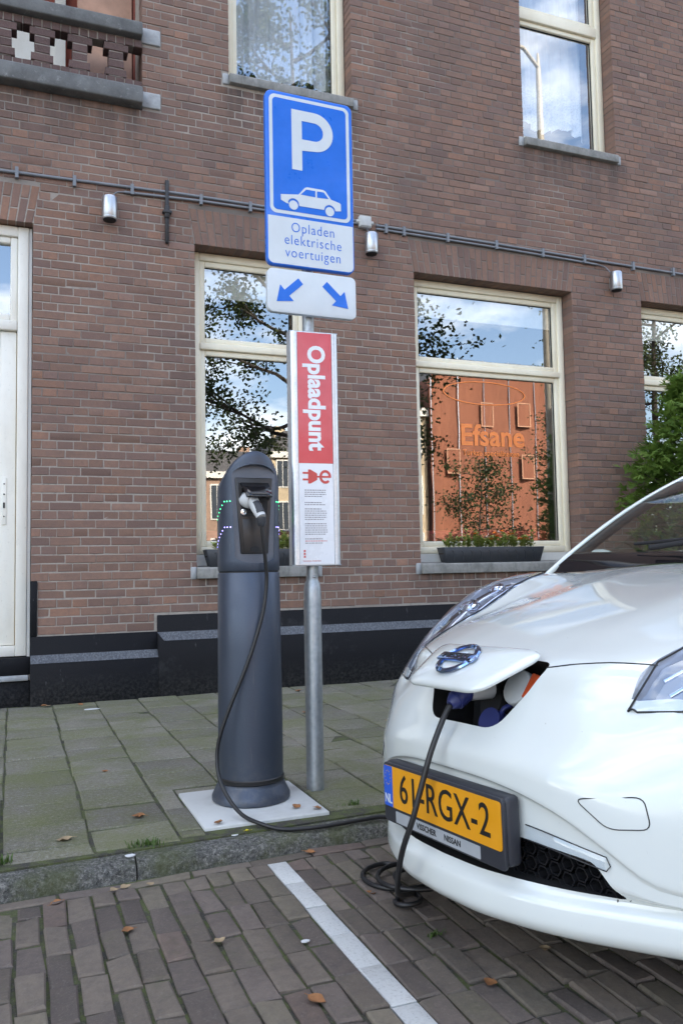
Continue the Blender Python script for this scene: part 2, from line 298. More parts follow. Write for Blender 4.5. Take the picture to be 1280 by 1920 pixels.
def lace(name):
    m = Mat(name, (.78, .80, .84), .9); tr = m.n('ShaderNodeBsdfTransparent'); mx = m.n('ShaderNodeMixShader'); sx = m.n('ShaderNodeSeparateXYZ'); m.l(m.coord('Object'), sx.inputs[0])
    pat = m.noise(55, 4, .7, 'Object'); lowz = m.ramp(sx.outputs[2], .12, .5, 1, 0); a = m.n('ShaderNodeMath'); a.operation = 'MULTIPLY'; m.l(m.ramp(pat, .42, .56, 0, .45), a.inputs[0]); m.l(lowz, a.inputs[1])
    s2 = m.n('ShaderNodeMath'); s2.operation = 'ADD'; s2.inputs[1].default_value = .80; m.l(a.outputs[0], s2.inputs[0]); m.l(s2.outputs[0], mx.inputs[0]); m.l(tr.outputs[0], mx.inputs[1]); m.l(m.b.outputs[0], mx.inputs[2]); m.l(mx.outputs[0], m.o.inputs[0]); return m.m
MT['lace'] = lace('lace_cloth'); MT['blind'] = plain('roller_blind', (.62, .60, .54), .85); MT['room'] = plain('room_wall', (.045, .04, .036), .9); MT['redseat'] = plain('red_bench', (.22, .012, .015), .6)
MT['vinyl'] = plain('window_lettering', (.92, .27, .07), .6); MT['wood'] = plain('veneer_panel', (.42, .24, .16), .6, var=.3, sc=4); MT['redbrick'] = plain('loggia_brick', (.26, .07, .045), .85, bump=.3)
MT['planter'] = plain('planter_plastic', (.028, .031, .038), .5, sc=12); MT['compost'] = plain('compost', (.03, .022, .016), .95, sc=40, bump=.5); MT['flower'] = plain('marigold', (.78, .18, .01), .7); MT['flowerw'] = plain('pale_flower', (.7, .55, .45), .7)
def leafm(name, c1, c2, tr=.25, sc=5):
    m = Mat(name, c1, .65); m.mix(m.ramp(m.noise(sc, 4, .6), .35, .68, 0, 1), c2); m.b.inputs['Subsurface Weight'].default_value = 0
    t = m.n('ShaderNodeBsdfTranslucent'); m.l(m.cur, t.inputs[0]); mx = m.n('ShaderNodeMixShader'); mx.inputs[0].default_value = tr; m.l(m.b.outputs[0], mx.inputs[1]); m.l(t.outputs[0], mx.inputs[2]); m.l(mx.outputs[0], m.o.inputs[0]); return m.m
MT['leafplant'] = leafm('planter_leaves', (.22, .30, .06), (.36, .38, .12), sc=30); MT['thuja'] = leafm('conifer_foliage', (.11, .21, .035), (.20, .30, .055), .4, 7); MT['treeleaf'] = leafm('tree_leaves', (.035, .06, .014), (.07, .09, .02), .25, 2); MT['grass'] = leafm('grass_blades', (.06, .12, .02), (.09, .14, .03), .3, 20)
MT['bark'] = plain('bark', (.055, .042, .03), .95, var=.4, sc=12, bump=.6); MT['deadleaf'] = plain('dead_leaf', (.27, .12, .045), .7, var=.4, sc=30); MT['tanleaf'] = plain('tan_leaf', (.30, .22, .13), .75, var=.3, sc=30); MT['yellowleaf'] = plain('yellow_leaf', (.6, .5, .02), .7); MT['litter'] = plain('white_litter', (.62, .63, .64), .7); MT['iron'] = plain('painted_iron', (.02, .02, .022), .55, bump=.3)
MT['conduit'] = plain('grey_conduit', (.17, .18, .20), .5); MT['pvc'] = plain('grey_white_pvc', (.5, .51, .5), .5)
def emit(name, col, st):
    m = Mat(name, col, .4); m.b.inputs['Emission Color'].default_value = (*col, 1); m.b.inputs['Emission Strength'].default_value = st; n = m.noise(40, 2, .5, 'Object'); m.mix(m.ramp(n, .3, .7, 0, .1), (1, 1, 1)); return m.m
MT['ledg'] = emit('led_green', (.06, .9, .30), 1.1); MT['ledb'] = emit('led_blue', (.30, .26, 1.0), 1.6)
MT['house'] = [plain('far_brick_%s' % n, c, .9, var=.2, sc=2) for n, c in (('brown', (.30, .19, .13)), ('ochre', (.45, .35, .22)), ('red', (.30, .13, .09)))]
MT['hwhite'] = plain('far_trim', (.62, .58, .5), .7); MT['hglass'] = plain('far_window', (.05, .06, .07), .15); MT['hroof'] = plain('far_roof', (.08, .075, .075), .8)
m = Mat('orange_netting', (.22, .075, .035), .85); m.mix(m.ramp(m.noise(.5, 5, .6, 'Object'), .4, .7, 0, .6), (.17, .058, .03)); m.mix(m.ramp(m.noise(3, 4, .6, 'Object', stretch=(1, 1, .1)), .5, .7, 0, .5), (.28, .105, .05)); MT['netting'] = m.m
MT['netwin'] = plain('veiled_window', (.42, .22, .13), .8); MT['mast'] = plain('mast_paint', (.38, .33, .25), .6)

# tinted mesh pieces -------------------------------------------------
def set_tint(me, cols):
    """cols: one colour per polygon"""
    a = me.color_attributes.new('tint', 'FLOAT_COLOR', 'CORNER'); arr = np.ones((len(me.loops), 4), np.float32)
    for p in me.polygons: arr[p.loop_start:p.loop_start+p.loop_total, :3] = cols[p.index]
    a.data.foreach_set('color', arr.ravel())
def brick_tint():
    r = random.random(); b = random.uniform(.85, 1.12)
    c = (.232, .136, .098) if r < .5 else ((.212, .124, .093) if r < .78 else ((.186, .114, .091) if r < .93 else (.262, .142, .095)))
    return tuple(v*b for v in c)
def chamfer_box(x0, x1, y0, y1, z0, z1, c=.004, j=.0, face='-y', drop=None):
    """box with a chamfered, slightly uneven face (9 quads)"""
    J = lambda: random.uniform(-j, j)
    if face == '-y':
        o = [(x0+J(), y0+c, z0+J()), (x1+J(), y0+c, z0+J()), (x1+J(), y0+c, z1+J()), (x0+J(), y0+c, z1+J())]
        f = [(o[0][0]+c, y0+J(), o[0][2]+c), (o[1][0]-c, y0+J(), o[1][2]+c), (o[2][0]-c, y0+J(), o[2][2]-c), (o[3][0]+c, y0+J(), o[3][2]-c)]
        b = [(p[0], y1, p[2]) for p in o]
    else:
        dp = c if drop is None else drop; o = [(x0+J(), y0+J(), z1-dp), (x1+J(), y0+J(), z1-dp), (x1+J(), y1+J(), z1-dp), (x0+J(), y1+J(), z1-dp)]
        s = ((1, 1), (-1, 1), (-1, -1), (1, -1)); f = [(o[i][0]+c*s[i][0], o[i][1]+c*s[i][1], z1+J()) for i in range(4)]
        b = [(p[0], p[1], z0) for p in o]
    return f+o+b, [(0, 1, 2, 3)]+[(4+i, 4+(i+1) % 4, (i+1) % 4, i) for i in range(4)]+[(8+i, 8+(i+1) % 4, 4+(i+1) % 4, 4+i) for i in range(4)]
def pieces(items, mat, parent, name, limit=300, occl=None, tintf=brick_tint, rest='rest', variants=True):
    """items: (verts, faces, centre, size).  The ones that show largest become objects of their own, the rest one 'stuff' mesh."""
    sc = []
    for i, (vs, fs, c, sz) in enumerate(items):
        p = project(c); a = 0
        if p and -20 < p[0] < 1300 and -20 < p[1] < 1940:
            d = (Vector(c)-Vector((0, 0, CAM_H))).length; a = sz/d/d
            if occl and occl(p): a = 0
        sc.append((a, i))
    sc.sort(reverse=True); pick = set(i for a, i in sc[:limit] if a > 0); mb = MB(); tints = []
    for i, (vs, fs, c, sz) in enumerate(items):
        t = tintf()
        if i in pick:
            q = MB().add([Vector(v)-Vector(c) for v in vs], fs); me = q.mesh(name, mat, 30); set_tint(me, [t]*len(me.polygons))
            o = link(bpy.data.objects.new(name, me), parent); o.location = c
        else: mb.add(vs, fs); tints += [t]*len(fs)
    if mb.v:
        me = mb.mesh(rest, mat, 30); set_tint(me, tints); tag(link(bpy.data.objects.new(rest, me), parent), kind='stuff')

# ================================================================== GROUND
D = 6.3                      # front face of the brick building
ST = -.065                   # street level; pavement is z = 0
def kerb_y(x): return 2.79+.055*x if x < 1.4 else 2.867+.12*(x-1.4)
g = MB().add([(-400, -400, ST-.02), (400, -400, ST-.02), (400, 400, ST-.02), (-400, 400, ST-.02)], [(0, 1, 2, 3)]).build('ground', MT['soil']); tag(g, kind='structure')
# pavement bed with tiles
xs = [-40, -1.2, 0, 1.4, 3, 5.2, 40]
bed = MB()
for a, b in zip(xs[:-1], xs[1:]):
    ya, yb = kerb_y(max(a, -2))+.1, kerb_y(min(b, 6))+.1
    bed.add([(a, ya, -.0035), (b, yb, -.0035), (b, D+.05, -.0035), (a, D+.05, -.0035), (a, ya, -.2), (b, yb, -.2)], [(0, 1, 2, 3), (4, 5, 1, 0)])
pav = bed.build('pavement', MT['soil']); tag(pav, kind='structure')
far = MB()
far.add([(5.53, 3.5, -.002), (40, 3.5, -.002), (40, D, -.002), (5.53, D, -.002)], [(0, 1, 2, 3)]); far.add([(-40, 2.92, -.002), (-1.24, 2.92, -.002), (-1.24, D, -.002), (-40, D, -.002)], [(0, 1, 2, 3)])
me = far.mesh('far_tiles', MT['tile']); set_tint(me, [(.15, .148, .14)]*2); tag(link(bpy.data.objects.new('far_tiles', me), pav), kind='stuff')
SLAB = (.643, 1.122, 3.005, 3.512)
tiles = []
P = .291
for c in range(-4, 20):
    x0 = -.033+P*c; off = .15*(c % 2)
    r = 0; y = 6.235-off if off else 6.235
    rows = ([(6.235-off, 6.235)] if off else [])
    while y > 2.6: rows.append((y-P, y)); y -= P
    for y0, y1 in rows:
        xa, xb = x0+.005, x0+P-.005; ya, yb = y0+.006, y1-.006
        lim = kerb_y((xa+xb)/2)+.128
        if yb < lim+.05: continue
        ya = max(ya, lim+random.uniform(0, .012))
        cells = [(xa, xb, ya, yb)]
        if xb > SLAB[0] and xa < SLAB[1] and yb > SLAB[2] and ya < SLAB[3]:
            cells = []
            if xa < SLAB[0]-.03: cells.append((xa, SLAB[0]-.006, ya, yb))
            if xb > SLAB[1]+.03: cells.append((SLAB[1]+.006, xb, ya, yb))
            mx = [max(xa, SLAB[0]-.006), min(xb, SLAB[1]+.006)]
            if yb > SLAB[3]+.03 and mx[1]-mx[0] > .04: cells.append((mx[0]+.004, mx[1]-.004, SLAB[3]+.006, yb))
        for (p, q, u, v) in cells:
            if 1.13 < p < 1.26 and 3.27 < (u+v)/2 < 3.45: pass
            dz = random.uniform(.0, .004); tx = random.uniform(-.009, .009); ty = random.uniform(-.008, .008); cx, cy = (p+q)/2, (u+v)/2
            vs, fs = chamfer_box(p, q, u, v, -.05, dz, .0045, .0048, '+z', .004)
            vs = [(a, b, z+(a-cx)*tx+(b-cy)*ty) for a, b, z in vs]
            tiles.append((vs, fs, (cx, cy, 0), (q-p)*(v-u)))
def tile_tint():
    b = random.uniform(.72, 1.2); return (.190*b, .174*b, .136*b)
pieces(tiles, MT['tile'], pav, 'tile', 300, None, tile_tint, 'more_tiles')
# kerb stones
kerb = empty('kerb', (0, 0, 0), kind='structure')
def kerb_piece(x0, x1, name):
    prof = [(0, ST-.06), (.006, -.040), (.013, -.026), (.026, -.017), (.045, -.013), (.07, -.011), (.1, -.010), (.125, -.009), (.125, ST-.06)]
    mb = MB(); n = max(2, int((x1-x0)/.05)); R = []
    for i in range(n+1):
        x = x0+(x1-x0)*i/n; k = kerb_y(x); row = []
        for a, z in prof:
            w = .0055 if a < .05 and z > ST-.05 else .001
            row.append((x, k+a+random.uniform(-w, w), z+random.uniform(-w, w)*.8))
        R.append(row)
    mb.grid(R); m_ = len(prof); mb.f.append(tuple(range(m_))); mb.f.append(tuple(range(n*m_+m_-1, n*m_-1, -1)))
    return mb.build(name, MT['kerb'], kerb, 60)
x = -3.62
while x < 7:
    kerb_piece(x+.003, x+.997, 'kerb_stone'); x += 1.0
# street bricks
street = MB().add([(-40, -60, ST-.0055), (40, -60, ST-.0055), (40, 3.6, ST-.0055), (-40, 3.6, ST-.0055)], [(0, 1, 2, 3)]).build('street', MT['soil']); tag(street, kind='structure')
sb = []
WX0, WX1 = .806, .868
def sbrick(x0, x1, y0, y1, gap=.0068):
    dz = random.uniform(-.001, .0045); tx, ty = random.uniform(-.03, .03), random.uniform(-.02, .02); cx, cy = (x0+x1)/2, (y0+y1)/2
    vs, fs = chamfer_box(x0+gap*random.uniform(.4, 1), x1-gap*random.uniform(.4, 1), y0+gap*random.uniform(.3, .9), y1-gap*random.uniform(.3, .9), ST-.05, ST+dz, .0048, .0046, '+z', .0032)
    return ([(a, b, z+(a-cx)*tx+(b-cy)*ty) for a, b, z in vs], fs, (cx, cy, ST), (x1-x0)*(y1-y0))
xp = WX1; cols = []
while xp < 4.2: w = random.uniform(.0695, .0755); cols.append((xp, xp+w)); xp += w
xp = WX0
while xp > -1.3: w = random.uniform(.0695, .0755); cols.append((xp-w, xp)); xp -= w
for i, (a, b) in enumerate(cols):
    top = kerb_y((a+b)/2)-.072; y = top-random.choice((.0, .09, .09))-random.uniform(0, .02)
    if top-y > .04: sb.append(sbrick(a, b, y, top))
    while y > .25: L = random.uniform(.172, .186); sb.append(sbrick(a, b, y-L, y)); y -= L
x = -1.3
while x < 4.2:                                  # gutter course laid along the kerb
    L = random.uniform(.2, .215); k = kerb_y(x+L/2); s = kerb_y(x+L)-kerb_y(x)
    v_, f_, c_, z_ = sbrick(x, x+L, k-.068, k-.004); sb.append(([(a, b+(a-x-L/2)/L*s, z) for a, b, z in v_], f_, c_, z_)); x += L
def st_tint():
    r = random.random(); b = random.uniform(.75, 1.2)
    c = (.152, .124, .098) if r < .5 else ((.130, .104, .088) if r < .8 else ((.170, .144, .106) if r < .95 else (.148, .108, .088)))
    return tuple(v*b for v in c)
pieces(sb, MT['sbrick'], street, 'paving_brick', 300, lambda p: p[0] > 1000 and p[1] < 1740, st_tint, 'more_paving_bricks')
y = 2.765
while y > .3:
    c_ = ((WX0+WX1)/2, y-.099, ST); v_, f_ = chamfer_box(WX0-.001, WX1+.001, y-.1965, y-.0015, ST-.05, ST+random.uniform(-.001, .001), .003, .0012, '+z', .0015); q = MB().add([Vector(a)-Vector(c_) for a in v_], f_); q.v = [(a, b, c+.001) for a, b, c in q.v]
    o = q.build('white_brick', MT['wbrick'], street, 30); o.location = c_; y -= .198
fs_ = MB().add([(4.2, -60, ST-.001), (40, -60, ST-.001), (40, 3.0, ST-.001), (4.2, 3.0, ST-.001)], [(0, 1, 2, 3)]).add([(-40, -60, ST-.001), (-1.3, -60, ST-.001), (-1.3, 2.72, ST-.001), (-40, 2.72, ST-.001)], [(0, 1, 2, 3)]).add([(-1.3, -60, ST-.001), (4.2, -60, ST-.001), (4.2, .25, ST-.001), (-1.3, .25, ST-.001)], [(0, 1, 2, 3)])
tag(fs_.build('far_paving', MT['street'], street), kind='stuff')

# ================================================================== BRICK BUILDING
bld = empty('brick_building', (0, D, 0), label='brown brick apartment building with cream window frames and black painted plinth', cat='building')
bld.location = (0, 0, 0)
CO, SP, ZH = .0638, .2159, 3.483       # course height, stretcher pitch, window head height
REV = .15
OPEN = {'door': (-1.15, .112, .30, ZH), 'w1': (1.305, 2.27, .95, ZH), 'w2': (3.22, 4.873, .95, ZH), 'w3': (5.70, 7.35, .95, ZH),
        'uw1': (1.592, 2.662, 4.925, 7.05), 'uw2': (4.40, 5.46, 4.905, 7.05), 'log': (-1.5, .897, 4.50, 7.05)}
X0, X1, Z0, Z1 = -1.6, 8.2, .0, 7.2
ARCH_T = 3.775
arches = [(-1.15, .112), (1.305, 2.27), (3.22, 4.873), (5.70, 7.35)]
# mortar wall with openings
mi = .0035; shr = .006
bx = sorted(set([X0, X1]+[v for k in OPEN.values() for v in (k[0]-shr, k[1]+shr)])); bz = sorted(set([Z0, Z1]+[v for k in OPEN.values() for v in (k[2]-shr, k[3]+shr)]))
bx = [b for b in bx if X0 <= b <= X1]; bz = [b for b in bz if Z0 <= b <= Z1]
def inop(x, z): return any(a-shr < x < b+shr and c-shr < z < d+shr for a, b, c, d in OPEN.values())
mb = MB(); yf = D+mi; yb = D+REV+.25
for i in range(len(bx)-1):
    for j in range(len(bz)-1):
        a, b, c, d = bx[i], bx[i+1], bz[j], bz[j+1]
        solid = not inop((a+b)/2, (c+d)/2)
        if solid: mb.add([(a, yf, c), (b, yf, c), (b, yf, d), (a, yf, d)], [(0, 1, 2, 3)])
        if i and solid != (not inop((bx[i-1]+a)/2, (c+d)/2)): mb.add([(a, yf, c), (a, yb, c), (a, yb, d), (a, yf, d)], [(0, 1, 2, 3)])
        if j and solid != (not inop((a+b)/2, (bz[j-1]+c)/2)): mb.add([(a, yf, c), (b, yf, c), (b, yb, c), (a, yb, c)], [(0, 1, 2, 3)])
wall = mb.build('wall', MT['mortar'], bld, fix=False)
bricks = []
def put(x0, x1, z0, z1, depth=.105, edge=False):
    if x1-x0 < .012: return
    g_ = .005; j = .0018; dy = random.uniform(-.0022, .0022)
    vs, fs = chamfer_box(x0+g_*.55, x1-g_*.55, D+dy, D+(.15 if edge else .03), z0+g_*.8, z1-g_*.8, .0035, j)
    bricks.append((vs, fs, ((x0+x1)/2, D, (z0+z1)/2), (x1-x0)*(z1-z0)))
k0 = int((ZH-0)/CO)
for k in range(-k0-1, 60):
    z0 = ZH+CO*k; z1 = z0+CO; zc = (z0+z1)/2
    if z1 > Z1 or z1 < .25: continue
    spans = [(X0, X1)]
    blk = [(a, b) for n, (a, b, c, d) in OPEN.items() if c-.02 < zc < d+.0]
    if ZH < zc < ARCH_T:
        s = .05*(zc-ZH)/(ARCH_T-ZH); blk += [(a-s, b+s) for a, b in arches]
    if zc < .48: blk.append((.05, 1.0))
    if zc < .60: blk.append((.98, 9))
    if zc < .87: blk.append((.05, .158))
    for n in ('w1', 'w2', 'w3'):
        a, b = OPEN[n][:2]
        if .862 < zc < .95: blk.append((a-.045, b+.045))
    for n in ('uw1', 'uw2'):
        a, b, c, d = OPEN[n]
        if c-.085 < zc < c: blk.append((a-.06, b+.055))
    for zz in ((4.50, 4.66), (5.02, 5.17)):
        if zz[0] < zc < zz[1]: blk.append((.85, 1.045))
    for a, b in sorted(blk):
        ns = []
        for p, q in spans:
            if b <= p or a >= q: ns.append((p, q)); continue
            if a > p: ns.append((p, a))
            if b < q: ns.append((b, q))
        spans = ns
    head = k % 2 == 0; pitch = SP/2 if head else SP
    off = (SP*.25 if head else (0 if (k//2) % 2 else SP*.5))+.02
    for p, q in spans:
        xs_ = [p]; n = math.floor((p-off)/pitch)+1; x = off+n*pitch
        while x < q-.001:
            if x-xs_[-1] > .035 and q-x > .035: xs_.append(x+random.uniform(-.004, .004))
            x += pitch
        xs_.append(q)
        for i in range(len(xs_)-1): put(xs_[i], xs_[i+1], z0, z1, edge=(i == 0 or i == len(xs_)-2))
def skew_brick(q4, yfr, ybk, g_=.004, c=.004):
    """quad in (x,z) bl,br,tr,tl"""
    cx = sum(p[0] for p in q4)/4; cz = sum(p[1] for p in q4)/4
    def sh(p, d): return (p[0]+(d if p[0] < cx else -d), p[1]+(d if p[1] < cz else -d))
    o = [sh(p, g_) for p in q4]; f = [sh(p, g_+c) for p in q4]; dy = random.uniform(-.0015, .0015)
    vs = [(p[0], yfr+dy, p[1]) for p in f]+[(p[0], yfr+c, p[1]) for p in o]+[(p[0], ybk, p[1]) for p in o]
    fs = [(0, 1, 2, 3)]+[(4+i, 4+(i+1) % 4, (i+1) % 4, i) for i in range(4)]+[(8+i, 8+(i+1) % 4, 4+(i+1) % 4, 4+i) for i in range(4)]
    w = abs(q4[1][0]-q4[0][0])*abs(q4[2][1]-q4[1][1]); bricks.append((vs, fs, (cx, D, cz), w))
for a, b in arches:
    n = int(round((b-a)/.0565))
    for i in range(n):
        u0, u1 = i/n, (i+1)/n
        B = lambda u: a+(b-a)*u
        T = lambda u: a-.05+(b-a+.10)*u
        h = [ZH, ZH+.105, ARCH_T] if i % 2 else [ZH, ZH+.185, ARCH_T]
        for s0, s1 in zip(h[:-1], h[1:]):
            X = lambda u, z: B(u)+(T(u)-B(u))*(z-ZH)/(ARCH_T-ZH)
            skew_brick([(X(u0, s0), s0), (X(u1, s0), s0), (X(u1, s1), s1), (X(u0, s1), s1)], D, D+(.15 if s0 == ZH else .03))
def hidden(p):
    x, y = p
    return (400 < x < 530 and y > 845) or (535 < x < 640 and y > 620) or (490 < x < 670 and 170 < y < 610) or (x > 800 and y > 1080) or (x > 1165 and y > 690) or (x > 1050 and y > 1000)
pieces(bricks, MT['brick'], wall, 'brick', 300, hidden, brick_tint, 'more_bricks')
# the rest of the block: side walls, upper storeys and back, so that it shades the street
blk = MB().box(X1, 34, D, D+9, 0, 14).box(-30, X0, D, D+9, 0, 14).box(X0, X1, D, D+9, Z1, 14).box(X0, X1, D+4.5, D+9, 0, Z1)
o = blk.build('upper_wall', MT['wall_far'], bld)
# floors, ceilings and partitions behind the openings
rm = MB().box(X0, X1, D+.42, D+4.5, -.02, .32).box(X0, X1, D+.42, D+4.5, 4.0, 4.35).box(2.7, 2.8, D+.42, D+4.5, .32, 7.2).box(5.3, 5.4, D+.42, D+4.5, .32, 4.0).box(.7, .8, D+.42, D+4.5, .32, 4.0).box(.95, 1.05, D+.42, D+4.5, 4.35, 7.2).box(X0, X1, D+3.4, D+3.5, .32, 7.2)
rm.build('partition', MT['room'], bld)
# black plinth
pl = MB()
pl.prism([(D-.012, .478), (D-.012, .347), (D-.058, .292), (D-.058, -.02), (D+.05, -.02), (D+.05, .478)], .112, 1.0, 'x')
pl.prism([(D-.0125, .598), (D-.0125, .471), (D-.060, .410), (D-.060, -.02), (D+.05, -.02), (D+.05, .598)], 1.0, 8.2, 'x')
pl.box(.113, .157, D-.012, D+.1, .479, .872)
pl.box(-1.16, .1115, D-.02, D+.2, -.02, .178).box(-1.16, .1115, D-.005, D+.2, .215, .335)
p_o = pl.build('plinth', MT['plinth'], bld); bevel(p_o, .004, 1)
lg = MB()
for a, b, z0, z1, yy in ((.114, 1.04, .347, .292, .058), (1.0, 8.2, .471, .410, .060)):
    lg.add([(a, D-.0135, z0+.001), (b-(.04 if b < 2 else 0), D-.0135, z0+.001), (b-(.0 if b < 2 else 0), D-yy-.0015, z1+.001), (a+(.0 if b < 2 else .042), D-yy-.0015, z1+.001)], [(0, 1, 2, 3)])
lg.build('plinth_ledge', MT['ledge'], bld)
st = MB().box(-1.16, .10, D-.045, D+.2, .179, .2145).build('doorstep', MT['ear'], bld); bevel(st, .004, 1)
# ---- windows
def frame_ring(mb, x0, x1, z0, z1, w, y0, y1):
    mb.box(x0, x0+w, y0, y1, z0, z1).box(x1-w, x1, y0, y1, z0, z1).box(x0+w, x1-w, y0+.0005, y1, z1-w, z1).box(x0+w, x1-w, y0+.0005, y1, z0, z0+w)
def window(name_mat, key, trans=None, zb=None, stile=.045):
    x0, x1, z0, z1 = OPEN[key]; m_ = MT[name_mat]; y = D+REV
    win = MB(); zb = zb or z0
    frame_ring(win, x0+.002, x1-.002, zb, z1-.002, .062, y-.005, y+.09)
    fr = win.build('window', m_, bld); bevel(fr, .005, 1)
    parts = [(zb+.062, trans[0]), (trans[1], z1-.064)] if trans else [(zb+.062, z1-.064)]
    if trans:
        t = MB().box(x0+.064, x1-.064, y-.014, y+.085, trans[0], trans[1]).build('transom', m_, fr); bevel(t, .007, 2)
    for a, b in parts:
        s = MB(); frame_ring(s, x0+.0645, x1-.0645, a+.0005, b-.0005, stile, y+.012, y+.07)
        so = s.build('sash', m_, fr); bevel(so, .008, 2)
        sl = MB(); frame_ring(sl, x0+.0645+stile-.008, x1-.0645-stile+.008, a+stile-.008, b-stile+.008, .012, y+.034, y+.05)
        sl.build('gasket', MT['matt'], fr)
        MB().add([(x0+.0645+stile-.01, y+.042, a+stile-.01), (x1-.0645-stile+.01, y+.042, a+stile-.01), (x1-.0645-stile+.01, y+.042, b-stile+.01), (x0+.0645+stile-.01, y+.042, b-stile+.01)], [(0, 1, 2, 3)]).build('pane', MT['glass'], fr)
    return fr
def sill(key, ear=.05, h=.087):
    x0, x1, z0, z1 = OPEN[key]
    s = MB().prism([(D-.045, z0-h), (D-.045, z0-.008), (D-.035, z0-.001), (D+REV+.02, z0+.012), (D+REV+.02, z0-h)], x0-.004, x1+.004, 'x').build('sill', MT['stone'], bld); bevel(s, .006, 2)
    for a, b in ((x0-ear, x0-.005), (x1+.005, x1+ear)):
        e = MB().box(a, b, D-.012, D+.1, z0-h-.004, z0+.004).build('sill_end', MT['ear'], bld); bevel(e, .005, 1)
for _k, _z in (("w1", 1.05), ("w2", 1.035), ("w3", 1.035)): window("cream", _k, (2.69, 2.745), _z)
for k in ('w1', 'w2', 'w3'):
    a, b = OPEN[k][:2]; MB().box(a+.003, b-.003, D+REV-.002, D+REV+.08, .962, 1.049 if k == 'w1' else 1.034).build('sill_board', MT['greywood'], bld)
    sill(k)
window("cream", "uw1", None, 4.94); window("cream", "uw2", (6.19, 6.29), 4.92)
sill('uw1', .055, .08); sill('uw2', .055, .08)
# ---- door with fanlight
dr = MB(); y = D+.10
frame_ring(dr, -1.145, .088, .34, ZH-.003, .075, y-.02, y+.09)
do = dr.build('door', MT['white'], bld); bevel(do, .006, 2)
MB().box(.0895, .1105, y-.012, y+.08, .30, ZH-.004).build('door_trim', MT['greywood'], do)
t = MB().box(-1.069, .012, y-.024, y+.085, 2.70, 2.775).build('transom', MT['white'], do); bevel(t, .008, 2)
f = MB(); frame_ring(f, -1.0695, .0125, 2.776, ZH-.079, .05, y+.002, y+.07); bevel(f.build('fanlight_sash', MT['white'], do), .01, 2)
MB().add([(-1.03, y+.04, 2.81), (-.03, y+.04, 2.81), (-.03, y+.04, ZH-.12), (-1.03, y+.04, ZH-.12)], [(0, 1, 2, 3)]).build('pane', MT['glass'], do)
lf = MB(); frame_ring(lf, -1.066, .008, .418, 2.696, .11, y+.01, y+.06); lf.box(-.957, -.101, y+.03, y+.045, .527, 2.587); bevel(lf.build('door_leaf', MT['white'], do), .006, 2)
MB().box(.0085, .0122, y+.015, y+.03, .42, 2.69).build('rust_line', MT['rust'], do)
lk = MB().box(-.085, -.052, y+.002, y+.009, 1.28, 1.62); bevel(lk.build('lock_plate', MT['white'], do), .003, 2)
for zz, r in ((1.575, .005), (1.50, .006), (1.34, .005)):
    q = MB(); q.lathe([(r, 0), (r, .006)], (0, 0, 0), 10); o = q.build('keyhole', MT['matt'], do); o.rotation_euler = (rad(90), 0, 0); o.location = (-.068, y+.002, zz)
MB().box(-.074, -.062, y-.006, y+.002, 1.40, 1.44).build('latch', MT['matt'], do)
# ---- loggia parapet, pierced brickwork between two stone copings
bal = MB()
cp = MB().prism([(D-.10, 4.505), (D-.10, 4.62), (D-.085, 4.642), (D+.16, 4.645), (D+.16, 4.50), (D-.06, 4.50)], -1.5, .893, 'x')
lo = cp.build('loggia_parapet', MT['coping'], bld); bevel(lo, .01, 2)
cp = MB().prism([(D-.10, 5.045), (D-.10, 5.14), (D-.085, 5.155), (D+.16, 5.16), (D+.16, 5.04), (D-.06, 5.04)], -1.5, .893, 'x'); bevel(cp.build('coping', MT['coping'], lo), .01, 2)
for z in (4.52, 5.035): bevel(MB().box(.894, 1.04, D-.014, D+.12, z, z+.125).build('coping_end', MT['ear'], lo), .008, 2)
pb = bricks; bricks = []
def pbrick(x0, x1, z0, z1, y0=D-.035, y1=D+.07):
    vs, fs = chamfer_box(x0+.004, x1-.004, y0+random.uniform(-.003, .003), y1, z0+.004, z1-.004, .004, .002); bricks.append((vs+[], fs+[(8, 11, 10, 9)], ((x0+x1)/2, y0, (z0+z1)/2), (x1-x0)*(z1-z0)))
zr = [4.645+i*.0658 for i in range(7)]
PIT = .266; xh0 = .897
for i in range(9):                                # hole i spans xr-.. ; pier between holes
    hx1 = xh0-i*PIT; hx0 = hx1-.125; px0 = hx0-(PIT-.125)
    for r in range(6):
        z0, z1 = zr[r], zr[r+1]
        if r == 0 or r == 5:
            w = (hx1-px0)/4
            for k in range(4): pbrick(px0+w*k, px0+w*(k+1), z0, z1)
        elif r == 1: pbrick(px0-.012, hx0+.010, z0, z1)
        elif r == 4: pbrick(px0-.022, hx0+.024, z0, z1)
        else: pbrick(px0+.012, hx0-.012, z0, z1)
m_ = MB()
for i in range(9):
    hx1 = xh0-i*PIT; hx0 = hx1-.125; px0 = hx0-(PIT-.125); m_.box(px0+.018, hx0-.018, D-.03, D+.066, zr[1], zr[5])
m_.box(-1.5, .893, D-.029, D+.066, 4.6455, zr[1]-.004).box(-1.5, .893, D-.029, D+.066, zr[5]+.004, 5.0395)
m_.build('parapet_mortar', MT['mortar'], lo)
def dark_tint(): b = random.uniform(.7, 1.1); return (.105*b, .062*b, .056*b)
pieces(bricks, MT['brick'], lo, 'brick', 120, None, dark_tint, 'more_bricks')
lb = MB().box(-1.5, .893, D+1.3, D+1.4, 4.35, 7.2).box(.893, .95, D+.42, D+1.4, 4.35, 7.2).build('loggia_wall', MT['redbrick'], bld)
MB().box(.45, .88, D+.45, D+.50, 4.36, 7.1).build('veneer_panel', MT['wood'], lo)
ld = MB(); frame_ring(ld, -.35, .40, 4.5, 6.9, .09, D+1.24, D+1.30); ld.box(-.26, .31, D+1.26, D+1.29, 4.59, 5.9); ld.build('loggia_door', MT['white'], lo)
